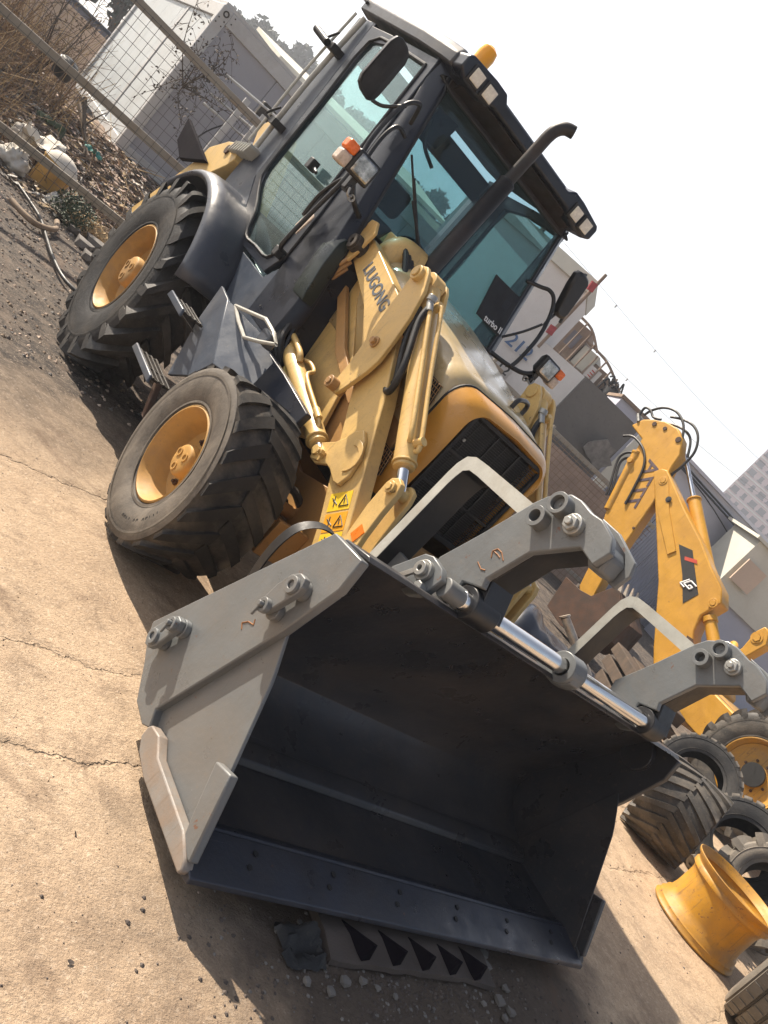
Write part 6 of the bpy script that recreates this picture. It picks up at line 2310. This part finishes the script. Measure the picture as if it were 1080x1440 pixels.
wallslab('wall', 46.2, 24.0, 48.6, 24.2, 0, 4.35, 2.0, 'lilacdark', BB)
wallslab('corner_panel', 48.62, 24.0, 49.5, 24.0, 0, 4.55, 2.0, 'cream', BB)
wallslab('roof', 46.1, 23.9, 48.65, 24.1, 4.353, 4.45, 2.2, 'rusty', BB)
LS = empty('long_shed', site(56, 29, 0), label='long lilac grey shed with ribbed lower wall behind the yellow boom', cat='shed')
wallslab('upper_wall', 48.9, 27.0, 72, 39.5, 2.9, 4.72, 8.0, 'lilac', LS)
A0, A1 = site(48.9, 26.94), site(72, 39.4)
uu = (A1 - A0).normalized()
nn = Vector((uu.y, -uu.x, 0))
npan = 22
Lp = (A1 - A0).length
for k in range(npan):
    s0 = A0 + uu * (Lp * k / npan + .02)
    s1 = A0 + uu * (Lp * (k + 1) / npan - .02)
    g = G()
    g.slab([s0, s1, s1 + Vector((0, 0, 2.88)), s0 + Vector((0, 0, 2.88))], -nn * .06)
    nrib = 7
    for j in range(nrib):
        c = s0.lerp(s1, (j + .5) / nrib)
        g.obox(c + nn * .012 + Vector((0, 0, 1.44)), uu * .018, nn * .014, (0, 0, 1.43))
    obj('cladding_panel', g, 'lilacdark', LS)
g = G()
g.slab([A0 + nn * .05 + Vector((0, 0, 2.885)), A1 + nn * .05 + Vector((0, 0, 2.885)), A1 - nn * .1 + Vector((0, 0, 2.885)), A0 - nn * .1 + Vector((0, 0, 2.885))], (0, 0, .06))
obj('ledge', g, 'lilacdark', LS)
g = G()
g.slab([A0 + nn * .12 + Vector((0, 0, 4.723)), A1 + nn * .12 + Vector((0, 0, 4.723)), A1 - nn * 8.2 + Vector((0, 0, 4.723)), A0 - nn * 8.2 + Vector((0, 0, 4.723))], (0, 0, .10))
obj('roof', g, 'lilac', LS)
for k in range(3):
    g = G()
    p0, p1 = A0 + nn * (.16 + .04 * k) + Vector((0, 0, 4.60 - .09 * k)), A0 + uu * (Lp * .55) + nn * (.16 + .04 * k) + Vector((0, 0, 4.48 - .12 * k))
    g.tube([p0, p0.lerp(p1, .3) + Vector((0, 0, -.05)), p0.lerp(p1, .7) + Vector((0, 0, -.08 - .25 * k * (k == 2))), p1], .035 if k < 2 else .02, 6)
    obj('wall_cable', g, 'hose', LS)
CB = empty('cream_cabin', site(60.5, 27, 0), label='cream cabin with a tan shutter on the upper wall of the long shed', cat='cabin')
wallslab('body', 58.55, 27.6, 66, 30.5, 2.35, 4.35, 1.6, 'cream', CB)
wallslab('shutter', 58.9, 27.45, 60.3, 27.95, 2.95, 3.75, .05, 'beige', CB)
wallslab('roof', 58.3, 27.4, 66.2, 30.3, 4.353, 4.45, 2.0, 'cream', CB)
wallslab('base', 58.9, 27.9, 66, 30.8, 0, 2.35, 1.2, 'lilacdark', CB)

# ---- far apartment block
AB = empty('apartment_block', site(62, 205, 0), label='tall pinkish apartment block with rows of windows at the far right', cat='apartment block')
a, b_ = site(54.9, 200), site(70, 205)
ux = (b_ - a).normalized()
nrm = Vector((ux.y, -ux.x, 0))
if nrm.dot(a) > 0: nrm = -nrm
g = G()
g.slab([a, b_, b_ + Vector((0, 0, 44)), a + Vector((0, 0, 44))], -nrm * 14)
obj('wall', g, 'apartment', AB)
meshes = {}
W = (b_ - a).length
cols = 22
cnt = 0
for fl in range(2, 17):
    for c_ in range(cols):
        wide = c_ % 3 != 1
        key = wide
        u0 = (c_ + .5) / cols * W
        z = 2.5 * fl + 1.2
        if u0 > 40: continue
        p_ = a + ux * u0 + nrm * .05 + Vector((0, 0, z))
        hw = .78 if wide else .42
        if key not in meshes:
            g = G()
            g.obox((0, 0, 0), ux * hw, nrm * .05, (0, 0, .55))
            g.obox(nrm * .12 - Vector((0, 0, .72)), ux * (hw + .2), nrm * .18, (0, 0, .12))
            o = obj('window', g, 'aptwin', AB, origin=(0, 0, 0))
            meshes[key] = o
        else:
            o = meshes[key].copy()
            COL.objects.link(o)
        o.location = p_ - wpos(AB)
for fl in range(2, 18):
    g = G()
    g.obox(a + ux * (W / 2) + nrm * .15 + Vector((0, 0, 2.5 * fl - .2)), ux * (W / 2), nrm * .15, (0, 0, .14))
    obj('floor_band', g, 'white', AB)

# overhead cables
for (p0, p1, lab) in ((site(35, 29, 7.3), site(60, 50, 9.6), 'upper overhead cable crossing the sky right of the cab'), (site(35, 29, 5.6), site(60, 50, 8.6), 'lower overhead cable crossing the sky right of the cab')):
    g = G()
    mid = p0.lerp(p1, .5) + Vector((0, 0, -.4))
    g.tube([p0, mid, p1], .007, 5)
    cb = obj('overhead_cable', g, 'wire', None, label=lab, cat='cable', group='overhead cables')
    for t_ in (.18, .30):
        g = G()
        c = p0.lerp(p1, t_) + Vector((0, 0, -.4 * 4 * t_ * (1 - t_)))
        g.cyl(c + Vector((0, 0, -.06)), c + Vector((0, 0, .06)), .03, 6)
        g.cyl(c + Vector((-.10, -.10, 0)), c + Vector((.10, .10, 0)), .018, 6)
        obj('cable_fitting', g, 'steel', cb)
for (az, d, z, lab) in ((35, 29, 7.6, 'near pole of the overhead cables, behind the cab mirror'), (60, 50, 10.0, 'far pole of the overhead cables, behind the long shed')):
    g = G()
    g.cyl(site(az, d, -.1), site(az, d, z), .13, 10, .09)
    obj('cable_pole', g, 'stone', None, label=lab, cat='pole')

# ---- summer haze: one closed box of thin even air round the yard
hz, ht, hb = nt('summer haze')
ht.nodes.remove(hb)
pv = ht.nodes.new('ShaderNodeVolumePrincipled')
pv.inputs['Color'].default_value = (.86, .91, 1.0, 1)
pv.inputs['Density'].default_value = .0017
pv.inputs['Anisotropy'].default_value = .3
ht.links.new(pv.outputs[0], ht.nodes['Material Output'].inputs['Volume'])
M['haze'] = hz
g = G()
g.box(-655, 655, -655, 655, -1.2, 47)
obj('haze', g, 'haze', None, kind='stuff')
